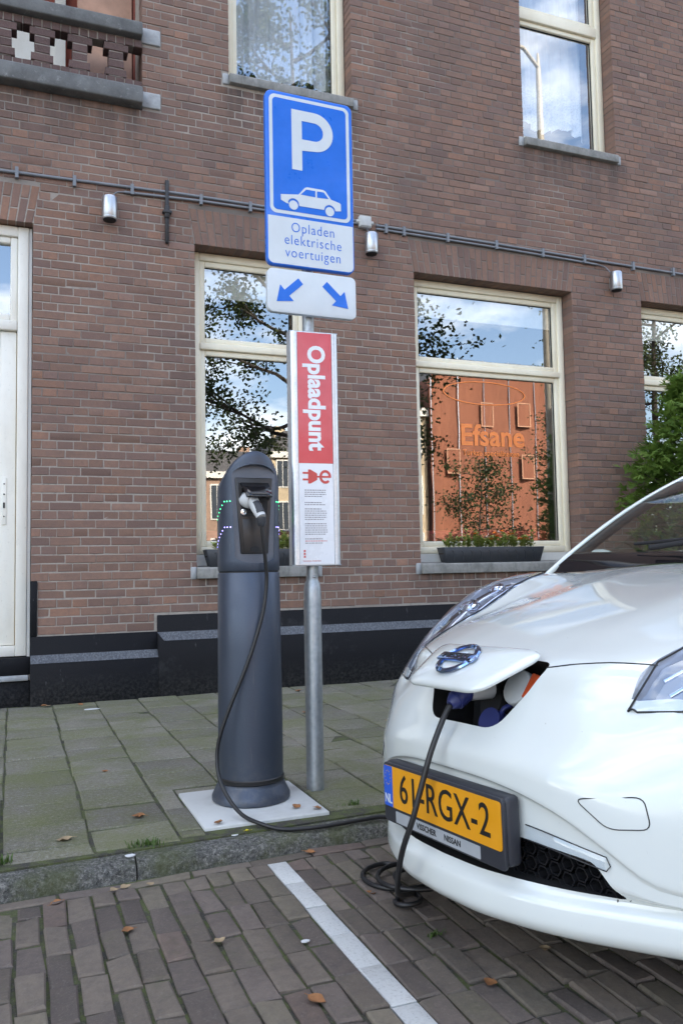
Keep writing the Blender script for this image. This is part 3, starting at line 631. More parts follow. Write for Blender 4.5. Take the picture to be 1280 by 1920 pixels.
MB().add([(-1.3, D+1.28, 4.9), (-.36, D+1.28, 4.9), (-.36, D+1.28, 6.9), (-1.3, D+1.28, 6.9)], [(0, 1, 2, 3)]).build('loggia_window_glare', MT['signwhite'], lo)  # opaque white pane stands in for bright sky reflected in the glass

# ---- curtains, blinds and interior
def curtain(x0, x1, z0, z1, y, label, n=60, scal=10, grp=None):
    mb = MB(); rows = 14; P = []
    for j in range(rows+1):
        row = []
        for i in range(n+1):
            u = i/n; t = j/rows; ph = u*math.pi*2*7
            zl = z0+.022*abs(math.sin(u*math.pi*scal))+.05*math.sin(u*9+1)-.055*u
            row.append((x0+(x1-x0)*u, y+.028*math.sin(ph+.6*math.sin(t*2))*(.6+.4*t)-.012*math.sin(ph*2.3), zl+(z1-zl)*(1-t)))
        P.append(row)
    o = mb.grid([[(a-x0, b-y, c-z0) for a, b, c in r] for r in P]).build('lace_curtain', MT['lace'], None, 180); o.location = (x0, y, z0); return tag(o, label, 'curtain', grp)
curtain(1.66, 2.6, 5.20, 7.0, D+.36, 'white lace curtain with scalloped hem in the upper window above the parking sign', scal=11)
curtain(4.5, 5.36, 5.28, 7.0, D+.36, 'white lace curtain in the upper window with a transom', scal=9)
def blind(x0, x1, z0, z1, y, label):
    t = empty('roller_blind', ((x0+x1)/2, y, z0), label=label, cat='blind'); w = (x1-x0)/2
    MB().box(-w, w, 0, .002, 0, z1-z0).build('fabric', MT['blind'], t); MB().box(-w, w, -.006, .008, -.014, .0).build('bottom_bar', MT['blind'], t)
    MB().tube([(-w, .0, z1-z0+.02), (w, .0, z1-z0+.02)], .02).build('roller', MT['blind'], t)
blind(1.39, 2.19, 3.16, 3.42, D+.24, 'rolled down pale blind at the top of the window behind the charging post')
blind(3.31, 4.78, 3.19, 3.42, D+.24, 'pale blind at the top of the restaurant window with orange lettering')
blind(5.8, 7.2, 3.19, 3.42, D+.24, 'pale blind at the top of the window behind the conifer')
for x0, x1, lb in ((3.3, 4.79, 'dark red bench back behind the restaurant window with lettering'), (1.38, 2.2, 'dark red bench back behind the window with the charging post in front')):
    b_ = empty('bench', ((x0+x1)/2, D+.6, .32), label=lb, cat='bench'); w = (x1-x0)/2
    bevel(MB().box(-w, w, -.2, -.1, .1, .93).build('backrest', MT['redseat'], b_), .02, 2); bevel(MB().box(-w, w, -.1, .4, .1, .45).build('seat', MT['redseat'], b_), .02, 2)
# lettering on the restaurant window
let = empty('window_lettering', (4.08, D+REV+.036, 1.9), label='orange shop lettering with a thin ellipse on the restaurant window glass', cat='lettering')
text('name_text', 'Efsane', .27, MT['vinyl'], let, (.0, 0, .20), off=.006, sx=1.0, ext=.0006)
text('subtitle_text', 'Turkse specialiteiten', .072, MT['vinyl'], let, (-.02, 0, .045), ext=.0006, off=.001)
el = MB(); n = 72; R = []
for i in range(n+1):
    a = 2*math.pi*i/n; R.append([((.43+w)*math.cos(a)-.07, -.0006, .60+(.105+w*.7)*math.sin(a)) for w in (-.007, .007)])
el.grid(R).build('ellipse_line', MT['vinyl'], let)

# ---- things fixed to the wall
def wall_lamp(x, z, label):
    t = empty('wall_lamp', (x, D-.075, z), label=label, cat='wall lamp', group='steel downlights on the facade')
    b = MB().lathe([(.052, -.088), (.056, -.083), (.056, .082), (.052, .088), (.02, .089)], seg=40).build('body', MT['steel'], t, 40)
    MB().lathe([(.0565, -.076), (.0572, -.0755), (.0572, -.0715), (.0565, -.071)], seg=40).build('band', MT['alu'], t, 40)
    MB().lathe([(.046, -.094), (.049, -.088), (.02, -.0875)], seg=32).build('diffuser', MT['matt'], t, 40)
    MB().box(-.02, .02, .05, .074, -.05, .05).build('bracket', MT['alu'], t)
wall_lamp(.648, 3.645, 'brushed steel cylinder wall lamp beside the iron wall anchor'); wall_lamp(2.785, 3.652, 'brushed steel cylinder wall lamp below the white junction box'); wall_lamp(5.34, 3.615, 'brushed steel cylinder wall lamp between restaurant window and conifer')
cd = empty('conduit', (3, D, 3.82), label='pair of grey cable conduits clipped along the brick wall above the windows', cat='conduit')
def pipe(pts, r): return MB().tube([(x-3, y-D, z-3.82) for x, y, z in pts], r, 10).build('pipe', MT['conduit'], cd, 60)
pipe([(-1.6, D-.016, 3.815), (.45, D-.016, 3.853), (1.2, D-.016, 3.868), (2.73, D-.016, 3.86)], .011)
pipe([(.76, D-.016, 3.815), (1.3, D-.018, 3.832), (2.0, D-.016, 3.835), (2.70, D-.016, 3.838)], .010)
pipe([(2.86, D-.016, 3.845), (4.0, D-.016, 3.838), (5.3, D-.016, 3.815), (8.2, D-.016, 3.79)], .011)
pipe([(2.86, D-.016, 3.815), (4.0, D-.016, 3.805), (5.17, D-.016, 3.78)], .010)
pipe(spline([(.76, D-.016, 3.815), (.70, D-.02, 3.80), (.665, D-.05, 3.735)], 5), .005); pipe(spline([(5.17, D-.016, 3.78), (5.26, D-.02, 3.765), (5.30, D-.05, 3.70)], 5), .005); pipe(spline([(2.74, D-.02, 3.82), (2.78, D-.03, 3.78), (2.79, D-.05, 3.74)], 5), .005)
for x in (-.0, .40, .82, 1.35, 1.75, 2.2, 2.95, 3.12, 3.55, 4.05, 4.55, 5.02, 5.6, 6.1):
    z = 3.82+(.012 if x < 2.7 else -.004)-(.012 if x > 4.5 else 0); MB().box(x-3.012, x-2.988, -.034, 0, z-3.82-.03, z-3.82+.05).build('clip', MT['conduit'], cd)
jb = empty('junction_box', (2.75, D, 3.853), label='small white junction box above the wall lamp beside the parking sign', cat='box')
bevel(MB().box(-.055, .055, -.05, 0, -.05, .05).build('housing', MT['pvc'], jb), .01, 2); bevel(MB().box(-.046, .046, -.057, -.0495, -.042, .042).build('lid', MT['pvc'], jb), .004, 2)
for x in (-.065, .065): MB().tube([(x-.012, -.024, 0), (x+.012, -.024, 0)], .016).build('gland', MT['pvc'], jb, 60)
an = empty('wall_anchor', (1.084, D, 3.70), label='black wrought iron wall anchor on the brick pier beside a steel lamp', cat='wall anchor')
bevel(MB().box(-.014, .014, -.032, -.006, -.245, .255).build('bar', MT['iron'], an), .004, 1); bevel(MB().box(-.034, .034, -.045, .0, -.012, .012).build('collar', MT['iron'], an), .004, 1)
bevel(MB().box(-.02, .02, -.040, -.002, -.05, .05).build('eye', MT['iron'], an), .006, 1)
# planters
def planter(x, w, label):
    t = empty('flower_box', (x, D+.0, .951), label=label, cat='flower box', group='flower boxes on the stone sills')
    bx_ = MB(); h = .135
    for s_, th in ((1, 0), (0, 1)):
        pass
    o_ = [(-w/2+.035, .02), (w/2-.035, .02), (w/2-.035, .13), (-w/2+.035, .13)]; tp = [(-w/2, -.0), (w/2, -.0), (w/2, .145), (-w/2, .145)]
    i_ = [(-w/2+.012, .012), (w/2-.012, .012), (w/2-.012, .133), (-w/2+.012, .133)]
    bx_.add([(*p, .0) for p in o_]+[(*p, h) for p in tp]+[(*p, h) for p in i_]+[(*p, h-.02) for p in i_], [(0, 1, 2, 3)]+[(i, (i+1) % 4, (i+1) % 4+4, i+4) for i in range(4)]+[(4+i, 4+(i+1) % 4, 8+(i+1) % 4, 8+i) for i in range(4)]+[(8+i, 8+(i+1) % 4, 12+(i+1) % 4, 12+i) for i in range(4)])
    b = bx_.build('box', MT['planter'], t); bevel(b, .004, 1); b.location.y = -.04
    for k in range(int(w/.09)):
        px = -w/2+.075+k*.09
        if px > w/2-.07: break
        MB().tube([(px, -.026, .02), (px-.004, -.036, .09), (px-.022, -.0395, .108)], .003, 6).build('rib', MT['planter'], b, 60)
    MB().box(-w/2+.013, w/2-.013, .0, .092, h-.06, h-.018).build('soil', MT['compost'], t)
    r_ = random.Random(int(x*100)); lv = MB(); k = 0
    for c in range(int(w/.011)):
        cx = r_.uniform(-w/2+.06, w/2-.06); cy = r_.uniform(.01, .08); hh = r_.uniform(.06, .13)*(1.15 if (int(cx*7) % 2) else .75)
        sx_, sy_ = r_.uniform(-.035, .035), r_.uniform(-.03, .02)
        lv.tube([(cx, cy, h-.02), (cx+sx_*.5, cy+sy_*.5, h+hh*.5), (cx+sx_, cy+sy_, h+hh)], .0018, 4)
        for q in range(22):
            u = r_.uniform(.1, 1.05); a = r_.uniform(0, 6.28); L = r_.uniform(.022, .046); bp = Vector((cx+sx_*u, cy+sy_*u, h+hh*u-.005)); d = Vector((math.cos(a), math.sin(a), r_.uniform(-.1, .9))).normalized(); sd_ = d.cross(Vector((0, 0, 1))).normalized()*L*.32
            lv.add([bp, bp+d*L*.5+sd_, bp+d*L, bp+d*L*.5-sd_], [(0, 1, 2, 3)])
    lv.build('foliage', MT['leafplant'], t, fix=False)
    for c in range(12 if w > 1 else 6):
        cx = r_.uniform(-w/2+.05, w/2-.06); fl = MB(); cz = h+r_.uniform(.06, .14)
        for q in range(12):
            a = q*2.4; d = Vector((math.cos(a), math.sin(a)-.4, r_.uniform(.1, .8))).normalized(); sd_ = d.cross(Vector((.2, .1, 1))).normalized()*.007; bp = Vector((cx, r_.uniform(-.0, .04), cz)); fl.add([bp, bp+d*.016+sd_*1.5, bp+d*.026, bp+d*.016-sd_*1.5], [(0, 1, 2, 3)])
        fl.build('flower', MT['flower'] if c % 5 < 3 else MT['flowerw'], t, fix=False)
planter(3.935, 1.02, 'long dark grey flower box with orange flowers under the restaurant lettering'); planter(1.86, .98, 'dark grey flower box on the sill behind the charging post')

# ================================================================== CONCRETE SLAB + CHARGING POST
sl = MB().box(SLAB[0], SLAB[1], SLAB[2], SLAB[3], -.06, .0085).build('concrete_slab', MT['slab']); bevel(sl, .004, 2)
tag(sl, 'pale square concrete slab under the grey charging post', 'slab')
CX, CY = .900, 3.315
ch = empty('charging_post', (CX, CY, .0085), label='dark grey cylindrical electric charging post with green and blue lights', cat='charging post')
ZB = .0085
def zt(x, y): return 1.402-(.131-math.sqrt(max(1e-6, .131**2-x*x)))*1.15-.30*(y+.128)
MB().lathe([(.150, 0), (.157, .006), (.157, .022), (.150, .036), (.137, .062), (.133, .068), (.133, .076)], seg=64).build('base_ring', MT['charger'], ch, 40)
MB().lathe([(.1325, .078), (.1345, .082), (.1345, .094), (.131, .098)], seg=64).build('collar', MT['blackplastic'], ch, 40)
MB().lathe([(.1305, .098), (.1305, .30), (.1285, .60), (.1265, .906), (.124, .910)], seg=64).build('lower_body', MT['charger'], ch, 40)
MB().lathe([(.121, .905), (.121, .921)], seg=48).build('seam', MT['matt'], ch, 40)
# upper body: cylinder with a sloping rounded top, front cut away for the socket bay
mb = MB(); seg = 72; zl = [.916, .920, .96, 1.0, 1.05, 1.1, 1.15]
rings = []
for i, z in enumerate(zl):
    r = .1235 if i == 0 else .1263; rings.append([(r*math.cos(2*math.pi*k/seg), r*math.sin(2*math.pi*k/seg), z) for k in range(seg)])
for f_ in (.35, .7, .93, 1.0):
    rings.append([(.1263*math.cos(2*math.pi*k/seg), .1263*math.sin(2*math.pi*k/seg), 1.15+(zt(.1263*math.cos(2*math.pi*k/seg), .1263*math.sin(2*math.pi*k/seg))-.012-1.15)*f_) for k in range(seg)])
for rr, dz in ((.1235, .005), (.118, .001), (.10, 0), (.075, 0), (.05, 0), (.025, 0), (.004, 0)):
    rings.append([(rr*math.cos(2*math.pi*k/seg), rr*math.sin(2*math.pi*k/seg), zt(rr*math.cos(2*math.pi*k/seg), rr*math.sin(2*math.pi*k/seg))-dz) for k in range(seg)])
for r in rings: mb.v += r
for i in range(len(rings)-1):
    for k in range(seg): mb.f.append((i*seg+k, i*seg+(k+1) % seg, (i+1)*seg+(k+1) % seg, (i+1)*seg+k))
mb.f.append(tuple(range(seg-1, -1, -1))); mb.f.append(tuple((len(rings)-1)*seg+k for k in range(seg)))
ub = mb.build('upper_body', MT['charger'], ch, 40)
# socket bay cutter: arched top, sloping foot
c = MB(); pts = []
for k in range(13):
    t = math.pi*k/12; pts.append((.098*math.cos(t), 1.292+.052*math.sin(t)))
pts = [(.084, .975), (.094, 1.292)]+pts[1:-1]+[(-.094, 1.292), (-.084, .975)]
for k in range(1, 8): t = math.pi*k/8; pts.append((-.084*math.cos(t), .975-.028*math.sin(t)))
n = len(pts); c.add([(p[0], -.30, p[1]) for p in pts]+[(p[0]*.97, -.088, p[1]) for p in pts], [tuple(range(n)), tuple(range(2*n-1, n-1, -1))]+[(i, i+n, (i+1) % n+n, (i+1) % n) for i in range(n)])
cut = c.build('cut', MT['charger2']); cut.location = (CX, CY, ZB); bpy.context.view_layer.update()
boolean(ub, [cut]); shade(ub.data, 35)
pn = MB().prism([(.056, .985), (.078, 1.292), (-.078, 1.292), (-.056, .985)], -.0955, -.0845, 'y').build('socket_panel', MT['panel'], ch); bevel(pn, .004, 2)
rc = MB().prism([(.052, 1.135), (.062, 1.27), (-.062, 1.27), (-.052, 1.135)], -.097, -.0951, 'y').build('socket_recess', MT['dark'], pn)
bevel(MB().prism([(.045, .995), (.050, 1.125), (-.050, 1.125), (-.045, .995)], -.0985, -.0951, 'y').build('cover_plate', MT['panel'], pn), .002, 2)
nt_ = MB().lathe([(.020, 0), (.020, .003)], seg=24).build('finger_notch', MT['dark'], pn); nt_.rotation_euler = (rad(90), 0, 0); nt_.location = (-.0, -.0985, 1.004); nt_.scale = (1, .55, 1)
fl = MB(); fl.grid([[(x, y, z) for x in (-.058, -.03, 0, .03, .058)] for y, z in ((-.099, 1.268), (-.125, 1.250), (-.158, 1.226), (-.176, 1.208))]); fl.v = [(a*(1-.10*(-.099-b)/.077), b, c) for a, b, c in fl.v]
fo = fl.build('flap', MT['gloss'], ch, 60); sm = fo.modifiers.new('s', 'SOLIDIFY'); sm.thickness = .008; sm.offset = 0
for s in (-1, 1):
    q = MB(); q.add([(s*.06, -.098, 1.27), (s*.058, -.098, 1.20), (s*.056, -.125, 1.247)], [(0, 1, 2)]); q.add([(s*.064, -.098, 1.27), (s*.062, -.098, 1.20), (s*.06, -.125, 1.247)], [(0, 1, 2)]); q.f += [(0, 3, 4, 1), (1, 4, 5, 2), (2, 5, 3, 0)]; q.build('flap_cheek', MT['panel'], ch)
k_ = MB().lathe([(.0125, 0), (.0125, .004), (.009, .0045), (.009, .002), (.006, .002), (.006, .004), (.0015, .005)], seg=24).build('lock', MT['chrome'], ch, 40); k_.rotation_euler = (rad(90), 0, 0); k_.location = (-.045, -.097, 1.152)
bevel(MB().box(-.03, .035, -.101, -.0955, 1.150, 1.155).build('slot', MT['dark'], ch), .001, 1)
# rows of small lights that run round both sides of the post
def led(a_deg, z, mat, nm):
    a = rad(a_deg); o = MB().lathe([(.0026, 0), (.0024, .0009), (.0010, .0013)], seg=10).build(nm, mat, ch, 60)
    n = Vector((math.sin(a), -math.cos(a), 0)); o.location = n*.1258+Vector((0, 0, z)); o.rotation_euler = n.to_track_quat('Z', 'Y').to_euler()
for s in (-1, 1):
    for i, (a, z) in enumerate(((50, 1.197), (57, 1.197), (64, 1.197), (71, 1.183), (77, 1.169), (83, 1.155), (90, 1.141), (98, 1.128))): led(s*a, z, MT['ledg'], 'green_light')
    for i, (a, z) in enumerate(((49, 1.093), (56.5, 1.093), (63.5, 1.093), (70, 1.080), (76, 1.067), (82, 1.054), (88, 1.041), (95, 1.028), (101, 1.016))): led(s*a, z, MT['ledb'], 'blue_light')

# ================================================================== SIGN POLE AND SIGNS
PX, PY = 1.192, 3.36
po = empty('sign_pole', (PX, PY, -.02), label='galvanised steel pole carrying the parking sign and charging board', cat='pole')
MB().lathe([(.0375, 0), (.0375, .82), (.0370, .86), (.033, .885), (.0265, .90), (.0262, .905)], seg=40).build('lower_tube', MT['galv'], po, 40)
MB().lathe([(.0255, .90), (.0255, 2.98), (.02, 2.985)], seg=32).build('upper_tube', MT['galv'], po, 40)
bl = MB().lathe([(.006, 0), (.006, .005), (.003, .007)], seg=8).build('bolt', MT['galv'], po, 60); bl.rotation_euler = (rad(90), 0, 0); bl.location = (.0, -.026, .915)
def plate(name, x0, x1, z0, z1, y0, y1, r, mat, parent): return MB().prism(rrect(x0, x1, z0, z1, r, 8), y0, y1, 'y').build(name, mat, parent, 30)
SY = 3.325
def clamp_(par, zz):
    c_ = MB().lathe([(.031, -.015), (.031, .015)], (0, .0, zz), 20).build('clamp', MT['galv'], par, 40); c_.location = (0, PY-SY, 0)
    MB().box(-.07, .07, .004, .016, zz-.016, zz+.016).build('rail', MT['galv'], par)
ps = empty('parking_sign', (PX-.002, SY, 2.61), rz=rad(1.0), label='blue parking sign with white P and car above Opladen elektrische voertuigen text', cat='sign')
H0, H1, HM = -.385, .385, -.172
back = plate('board', -.202, .202, H0, H1, -.03, .0, .03, MT['blue'], ps); bevel(back, .004, 2, 60)
plate('white_border', -.186, .186, HM+.014, H1-.016, -.0312, -.030, .028, MT['signwhite'], ps)
plate('blue_field', -.171, .171, HM+.029, H1-.031, -.0322, -.0312, .018, MT['blue'], ps)
q = rrect(-.196, .196, H0+.006, HM, .026, 8); q = [(x, z if z < HM-.03 else HM) for x, z in q]
q = [p for i, p in enumerate(q) if not (p[1] == HM and abs(abs(p[0])-.196) > .001)]; q = [p for i, p in enumerate(q) if i == 0 or p != q[i-1]]
q = [(-.196, HM), (-.196, H0+.03)]+[(-.172+.024*math.cos(rad(a)), H0+.03+.024*math.sin(rad(a))) for a in range(180, 271, 15)]+[(.172+.024*math.cos(rad(a)), H0+.03+.024*math.sin(rad(a))) for a in range(270, 361, 15)]+[(.196, HM)]
MB().prism(q, -.0312, -.030, 'y').build('text_field', MT['signwhite'], ps)
# letter P
Lp = MB(); th = .047; xl, zb_, zt_ = -.085, .045, .315
outer = [(xl, zb_), (xl+th, zb_), (xl+th, zb_+.09)]; cz = zt_-.0875; cx_ = xl+.105
outer += [(cx_+.0875*math.cos(rad(a)), cz+.0875*math.sin(rad(a))) for a in range(-90, 91, 10)]+[(xl, zt_)]
inner = [(cx_+.0415*math.cos(rad(a)), cz+.0415*math.sin(rad(a))) for a in range(-90, 91, 15)]+[(xl+th, cz+.0415), (xl+th, cz-.0415)]
def ring2d(outer, inner, y, name, mat, par):
    cu = bpy.data.curves.new(name, 'CURVE'); cu.dimensions = '2D'; cu.fill_mode = 'BOTH'; cu.extrude = .0006
    for pts in (outer, inner):
        if not pts: continue
        s_ = cu.splines.new('POLY'); s_.points.add(len(pts)-1); s_.use_cyclic_u = True
        for i, p in enumerate(pts): s_.points[i].co = (p[0], p[1], 0, 1)
    t_ = bpy.data.objects.new(name, cu); COL.objects.link(t_); bpy.context.view_layer.update()
    me = bpy.data.meshes.new_from_object(t_.evaluated_get(bpy.context.evaluated_depsgraph_get())); bpy.data.objects.remove(t_); me.materials.clear(); me.materials.append(mat); me.name = name
    o = link(bpy.data.objects.new(name, me), par); o.rotation_euler = (rad(90), 0, 0); o.location = (0, y, 0); return o
ring2d(outer, inner, -.0330, 'letter_p', MT['signwhite'], ps)
# car pictogram
ax = .0; az = -.105
body = [(-.138, .030), (-.138, .006), (-.112, -.006), (-.101, -.006)]
body += [(-.081+.026*math.cos(rad(a)), -.006+.026*math.sin(rad(a))) for a in range(165, 14, -15)]+[(-.055, -.01), (.060, -.010)]
body += [(.087+.026*math.cos(rad(a)), -.010+.026*math.sin(rad(a))) for a in range(175, 4, -15)]+[(.114, -.008), (.140, -.004), (.140, .026), (.134, .032), (.094, .041), (.068, .074), (.058, .079), (-.018, .079), (-.028, .075), (-.058, .040)]
winA = [(-.048, .042), (-.022, .068), (.020, .068), (.020, .040)]; winB = [(.028, .040), (.028, .068), (.060, .068), (.082, .042)]
co = ring2d([(x+ax, z+az) for x, z in body], [], -.0330, 'car_symbol', MT['signwhite'], ps)
for w in (winA, winB): ring2d([(x+ax, z+az) for x, z in w], [], -.0338, 'symbol_window', MT['blue'], ps)
for x, z in ((-.081, -.010), (.087, -.014)): ring2d([(x+.0205*math.cos(rad(a)), z+az+.0205*math.sin(rad(a))) for a in range(0, 360, 15)], [], -.0330, 'symbol_wheel', MT['signwhite'], ps)
for i, (s_, w) in enumerate((('Opladen', 0), ('elektrische', 0), ('voertuigen', 0))): text('text_line', s_, .062, MT['blue'], ps, (.008, -.0318, HM-.043-.056*i), sx=.86, off=-.0006, sp=1.12, ext=.0005)
clamp_(ps, .2); clamp_(ps, -.25)
ar = empty('arrow_sign', (PX+.001, SY, 2.115), rz=rad(1.0), label='white plate with two blue arrows pointing down left and down right', cat='sign')
bevel(plate('board', -.204, .204, -.095, .095, -.028, .0, .026, MT['signwhite'], ar), .003, 2, 60)
A = [(-.067, .016), (.018, .016), (.018, .045), (.080, 0), (.018, -.045), (.018, -.016), (-.067, -.016)]
for s in (-1, 1):
    pts = []
    for x, z in A:
        a = rad(-42); X_, Z_ = x*math.cos(a)-z*math.sin(a), x*math.sin(a)+z*math.cos(a); pts.append((s*(X_+.105), Z_+.004))
    ring2d(pts, [], -.0292, 'arrow', MT['blue'], ar)
clamp_(ar, -.02)
# charging board
cb = empty('charging_board', (PX+.003, SY-.012, .945), rz=rad(-3), label='tall aluminium board reading Oplaadpunt on red with a plug symbol', cat='sign')
prof = []
for k in range(9): t = rad(180+90*k/8); prof.append((-.092+.018*math.cos(t), .018+.030*math.sin(t)-.0))
prof = [(-.108, .035), (-.108, .005)]+[(-.090+.018*math.cos(rad(a)), .0+.022*math.sin(rad(a))) for a in range(190, 271, 16)]+[(-.078, -.0215), (-.0765, -.018), (.0765, -.018), (.078, -.0215)]+[(.090+.018*math.cos(rad(a)), .0+.022*math.sin(rad(a))) for a in range(270, 351, 16)]+[(.108, .005), (.108, .035)]
MB().prism(prof, 0, 1.0, 'z').build('profile', MT['alu'], cb, 40)
bevel(MB().box(-.1085, .1085, -.015, .0355, -.004, .0015).build('end_cap', MT['alu'], cb), .002, 1); bevel(MB().box(-.1085, .1085, -.015, .0355, .9985, 1.004).build('end_cap', MT['alu'], cb), .002, 1)
MB().box(-.076, .076, -.0205, -.0181, .432, .997).build('red_panel', MT['red'], cb); MB().box(-.076, .076, -.0203, -.0181, .004, .431).build('white_panel', MT['panelwhite'], cb)
text('title_text', 'Oplaadpunt', .104, MT['panelwhite'], cb, (.004, -.0212, .715), rot=(rad(90), rad(90), 0), off=.0036, sx=.92, ext=.0005)
pg = MB(); yy = -.0208
def pbox(x0, x1, z0, z1): pg.add([(x0, yy, z0), (x1, yy, z0), (x1, yy, z1), (x0, yy, z1)], [(0, 1, 2, 3)])
ring2d([(-.036, .345), (-.036, .405), (-.026, .405), (.004, .388), (.004, .378), (.016, .378), (.016, .371), (.004, .371), (.004, .361), (-.026, .345)], [], yy, 'plug_symbol', MT['inkred'], cb)
for z in (.358, .386): ring2d([(-.060, z), (-.036, z), (-.036, z+.008), (-.060, z+.008)], [], yy, 'plug_pin', MT['inkred'], cb)
eo = [(.040+.0265*math.cos(rad(a)), .3745+.0295*math.sin(rad(a))) for a in range(0, 316, 15)]; ei = [(.040+.0155*math.cos(rad(a)), .3745+.0185*math.sin(rad(a))) for a in range(315, -1, -15)]
ring2d(eo+ei, [], yy, 'letter_e', MT['inkred'], cb); ring2d([(.018, .3705), (.0655, .3705), (.0655, .3785), (.018, .3785)], [], yy-.0003, 'letter_e_bar', MT['inkred'], cb)
r_ = random.Random(3)
for z, nl in ((.315, 4), (.262, 2), (.235, 6), (.172, 6), (.108, 3)):
    for i in range(nl):
        x = -.053; zz = z-.0088*i; end = .048-r_.uniform(0, .028 if i == nl-1 or i == 0 else .008); q = MB()
        while x < end: w = r_.uniform(.005, .014); q.add([(x, yy, zz), (min(x+w, end), yy, zz), (min(x+w, end), yy, zz+(.0032 if i else .0036)), (x, yy, zz+(.0032 if i else .0036))], [(0, 1, 2, 3)]); x += w+.0022
        q.build('small_print', MT['inkred'] if (z == .108 and i == 1) else MT['inkgrey'], cb)
for z in (.058, .046, .034): text('cross_mark', '×', .016, MT['inkred'], cb, (-.056, yy, z), off=.0012, ext=.0003)
text('city_text', 'Gemeente Amsterdam', .0085, MT['inkred'], cb, (-.024, yy, .017), ext=.0003)
clamp_(cb, .15); clamp_(cb, .85)
for c_ in cb.children:
    if c_.name.startswith('clamp'): c_.location = (0, PY-SY+.012, 0)
    if c_.name.startswith('rail'): c_.location.y = .032

# ================================================================== TREES, CONIFER, GRASS, LEAVES
def conifer():
    t = empty('conifer', (5.74, 5.76, 0), label='dense green conifer shrub standing before the brick wall behind the white car', cat='shrub')
    MB().tube([(0, 0, 0), (.02, 0, .6), (0, .02, 1.4), (.01, 0, 2.3)], [.05, .045, .03, .01], 10).build('trunk', MT['bark'], t, 60)
    r = random.Random(5); lv = MB(); br_ = MB()
    for i in range(620):
        z = r.uniform(.12, 2.6); a = r.uniform(0, 6.283); R = (.58 if z < 1.9 else .58*(2.75-z)/.85)*r.uniform(.55, 1.08)*(1+.14*math.sin(a*3+z*4)); dr_ = Vector((math.cos(a), math.sin(a)*.75, r.uniform(.05, .55)))
        s0 = Vector((0, 0, max(.05, z-R*.45))); e0 = s0+Vector((dr_.x*R, dr_.y*R, dr_.z*R))
        br_.tube([s0, (s0+e0)/2+Vector((0, 0, -.02)), e0], [.008, .005, .002], 4, False)
        for q in range(20):
            u = r.uniform(.5, 1.06); bp = s0.lerp(e0, u)+Vector((r.gauss(0, .035), r.gauss(0, .035), r.gauss(0, .035)))
            d = (dr_+Vector((r.gauss(0, .55), r.gauss(0, .55), r.gauss(-.1, .45)))).normalized(); sd_ = d.cross(Vector((r.gauss(0, .5), r.gauss(0, .5), 1))).normalized(); L = r.uniform(.07, .13)
            nb = 4
            for k in range(-nb//2, nb//2+1):     # flat spray of scaly twigs
                dd = (d+sd_*k*.42).normalized(); st_ = bp+d*L*.12*abs(k); l2 = L*(1-.16*abs(k)); w = dd.cross(d.cross(sd_)).normalized()*.0075
                lv.add([st_, st_+dd*l2*.5+w, st_+dd*l2, st_+dd*l2*.5-w], [(0, 1, 2, 3)])
    lv.build('crown', MT['thuja'], t, fix=False); br_.build('branches', MT['bark'], t, fix=False)
conifer()
def street_tree(loc, H, R, label, seed, nl=9000, nb=17, first=.3):
    t = empty('street_tree', loc, label=label, cat='tree'); r = random.Random(seed); wd = MB(); lv = MB(); tips = []
    wd.tube([(0, 0, 0), (.05, .03, H*.2), (-.05, 0, H*.45), (.05, .05, H*.75), (0, 0, H*.95)], [H*.012, H*.010, H*.007, H*.004, .02], 10)
    def branch(p, d, L, rd, lvl):
        pts = [p]; q = p.copy(); dd = d.copy()
        for k in range(4): dd = (dd+Vector((r.gauss(0, .16), r.gauss(0, .16), r.gauss(.02, .12)))).normalized(); q = q+dd*L/4; pts.append(q.copy())
        wd.tube(pts, [rd*(1-.17*k) for k in range(5)], 5, False)
        if lvl < 2:
            for k in range(5 if lvl == 0 else 4): u = r.uniform(.35, 1); i = min(3, int(u*4)); branch(pts[i].lerp(pts[i+1], u*4-i if u < 1 else 1), (dd+Vector((r.gauss(0, .7), r.gauss(0, .7), r.gauss(0, .4)))).normalized(), L*r.uniform(.4, .6), rd*.45, lvl+1)
        else: tips.extend(pts[1:])
    for k in range(nb):
        z = H*(first+(.92-first)*k/nb); a = k*2.4+r.uniform(-.3, .3); branch(Vector((0, 0, z)), Vector((math.cos(a), math.sin(a), r.uniform(.05, .5))).normalized(), R*r.uniform(.7, 1.05)*(1.1-.5*k/nb), H*.0036, 0)
    for i in range(nl):
        b = r.choice(tips)+Vector((r.gauss(0, .22), r.gauss(0, .22), r.gauss(0, .16))); d = Vector((r.gauss(0, 1), r.gauss(0, 1), r.gauss(-.3, .6))).normalized(); s_ = d.orthogonal().normalized()*.032; L = r.uniform(.075, .13); lv.add([b, b+d*L*.5+s_, b+d*L, b+d*L*.5-s_], [(0, 1, 2, 3)])
    wd.build('trunk', MT['bark'], t, fix=False); lv.build('crown', MT['treeleaf'], t, fix=False)
street_tree((6.05, -5.0, ST), 15, 3.0, 'tall leafy street tree across the road opposite the brick building', 3, 30000, 26, .24)
street_tree((13.3, -9.0, ST), 4.4, 1.2, 'small leafy street tree in front of the orange sheeted building', 8, 2500, 14, .35)
street_tree((18.0, -6.5, ST), 12, 3.3, 'tall leafy street tree beside the lamp mast across the road', 12, 14000, 18, .2)
ms = empty('lamp_mast', (13.1, -5, ST), label='tall tan lamp mast on the far side of the road', cat='lamp post')
MB().lathe([(.14, 0), (.13, 6), (.11, 11), (.07, 14.2), (.03, 14.8)], seg=20).build('pole', MT['mast'], ms, 40); MB().tube([(0, 0, 14.4), (-.6, .2, 14.7), (-1.2, .3, 14.7)], .05, 8).build('arm', MT['mast'], ms, 60)
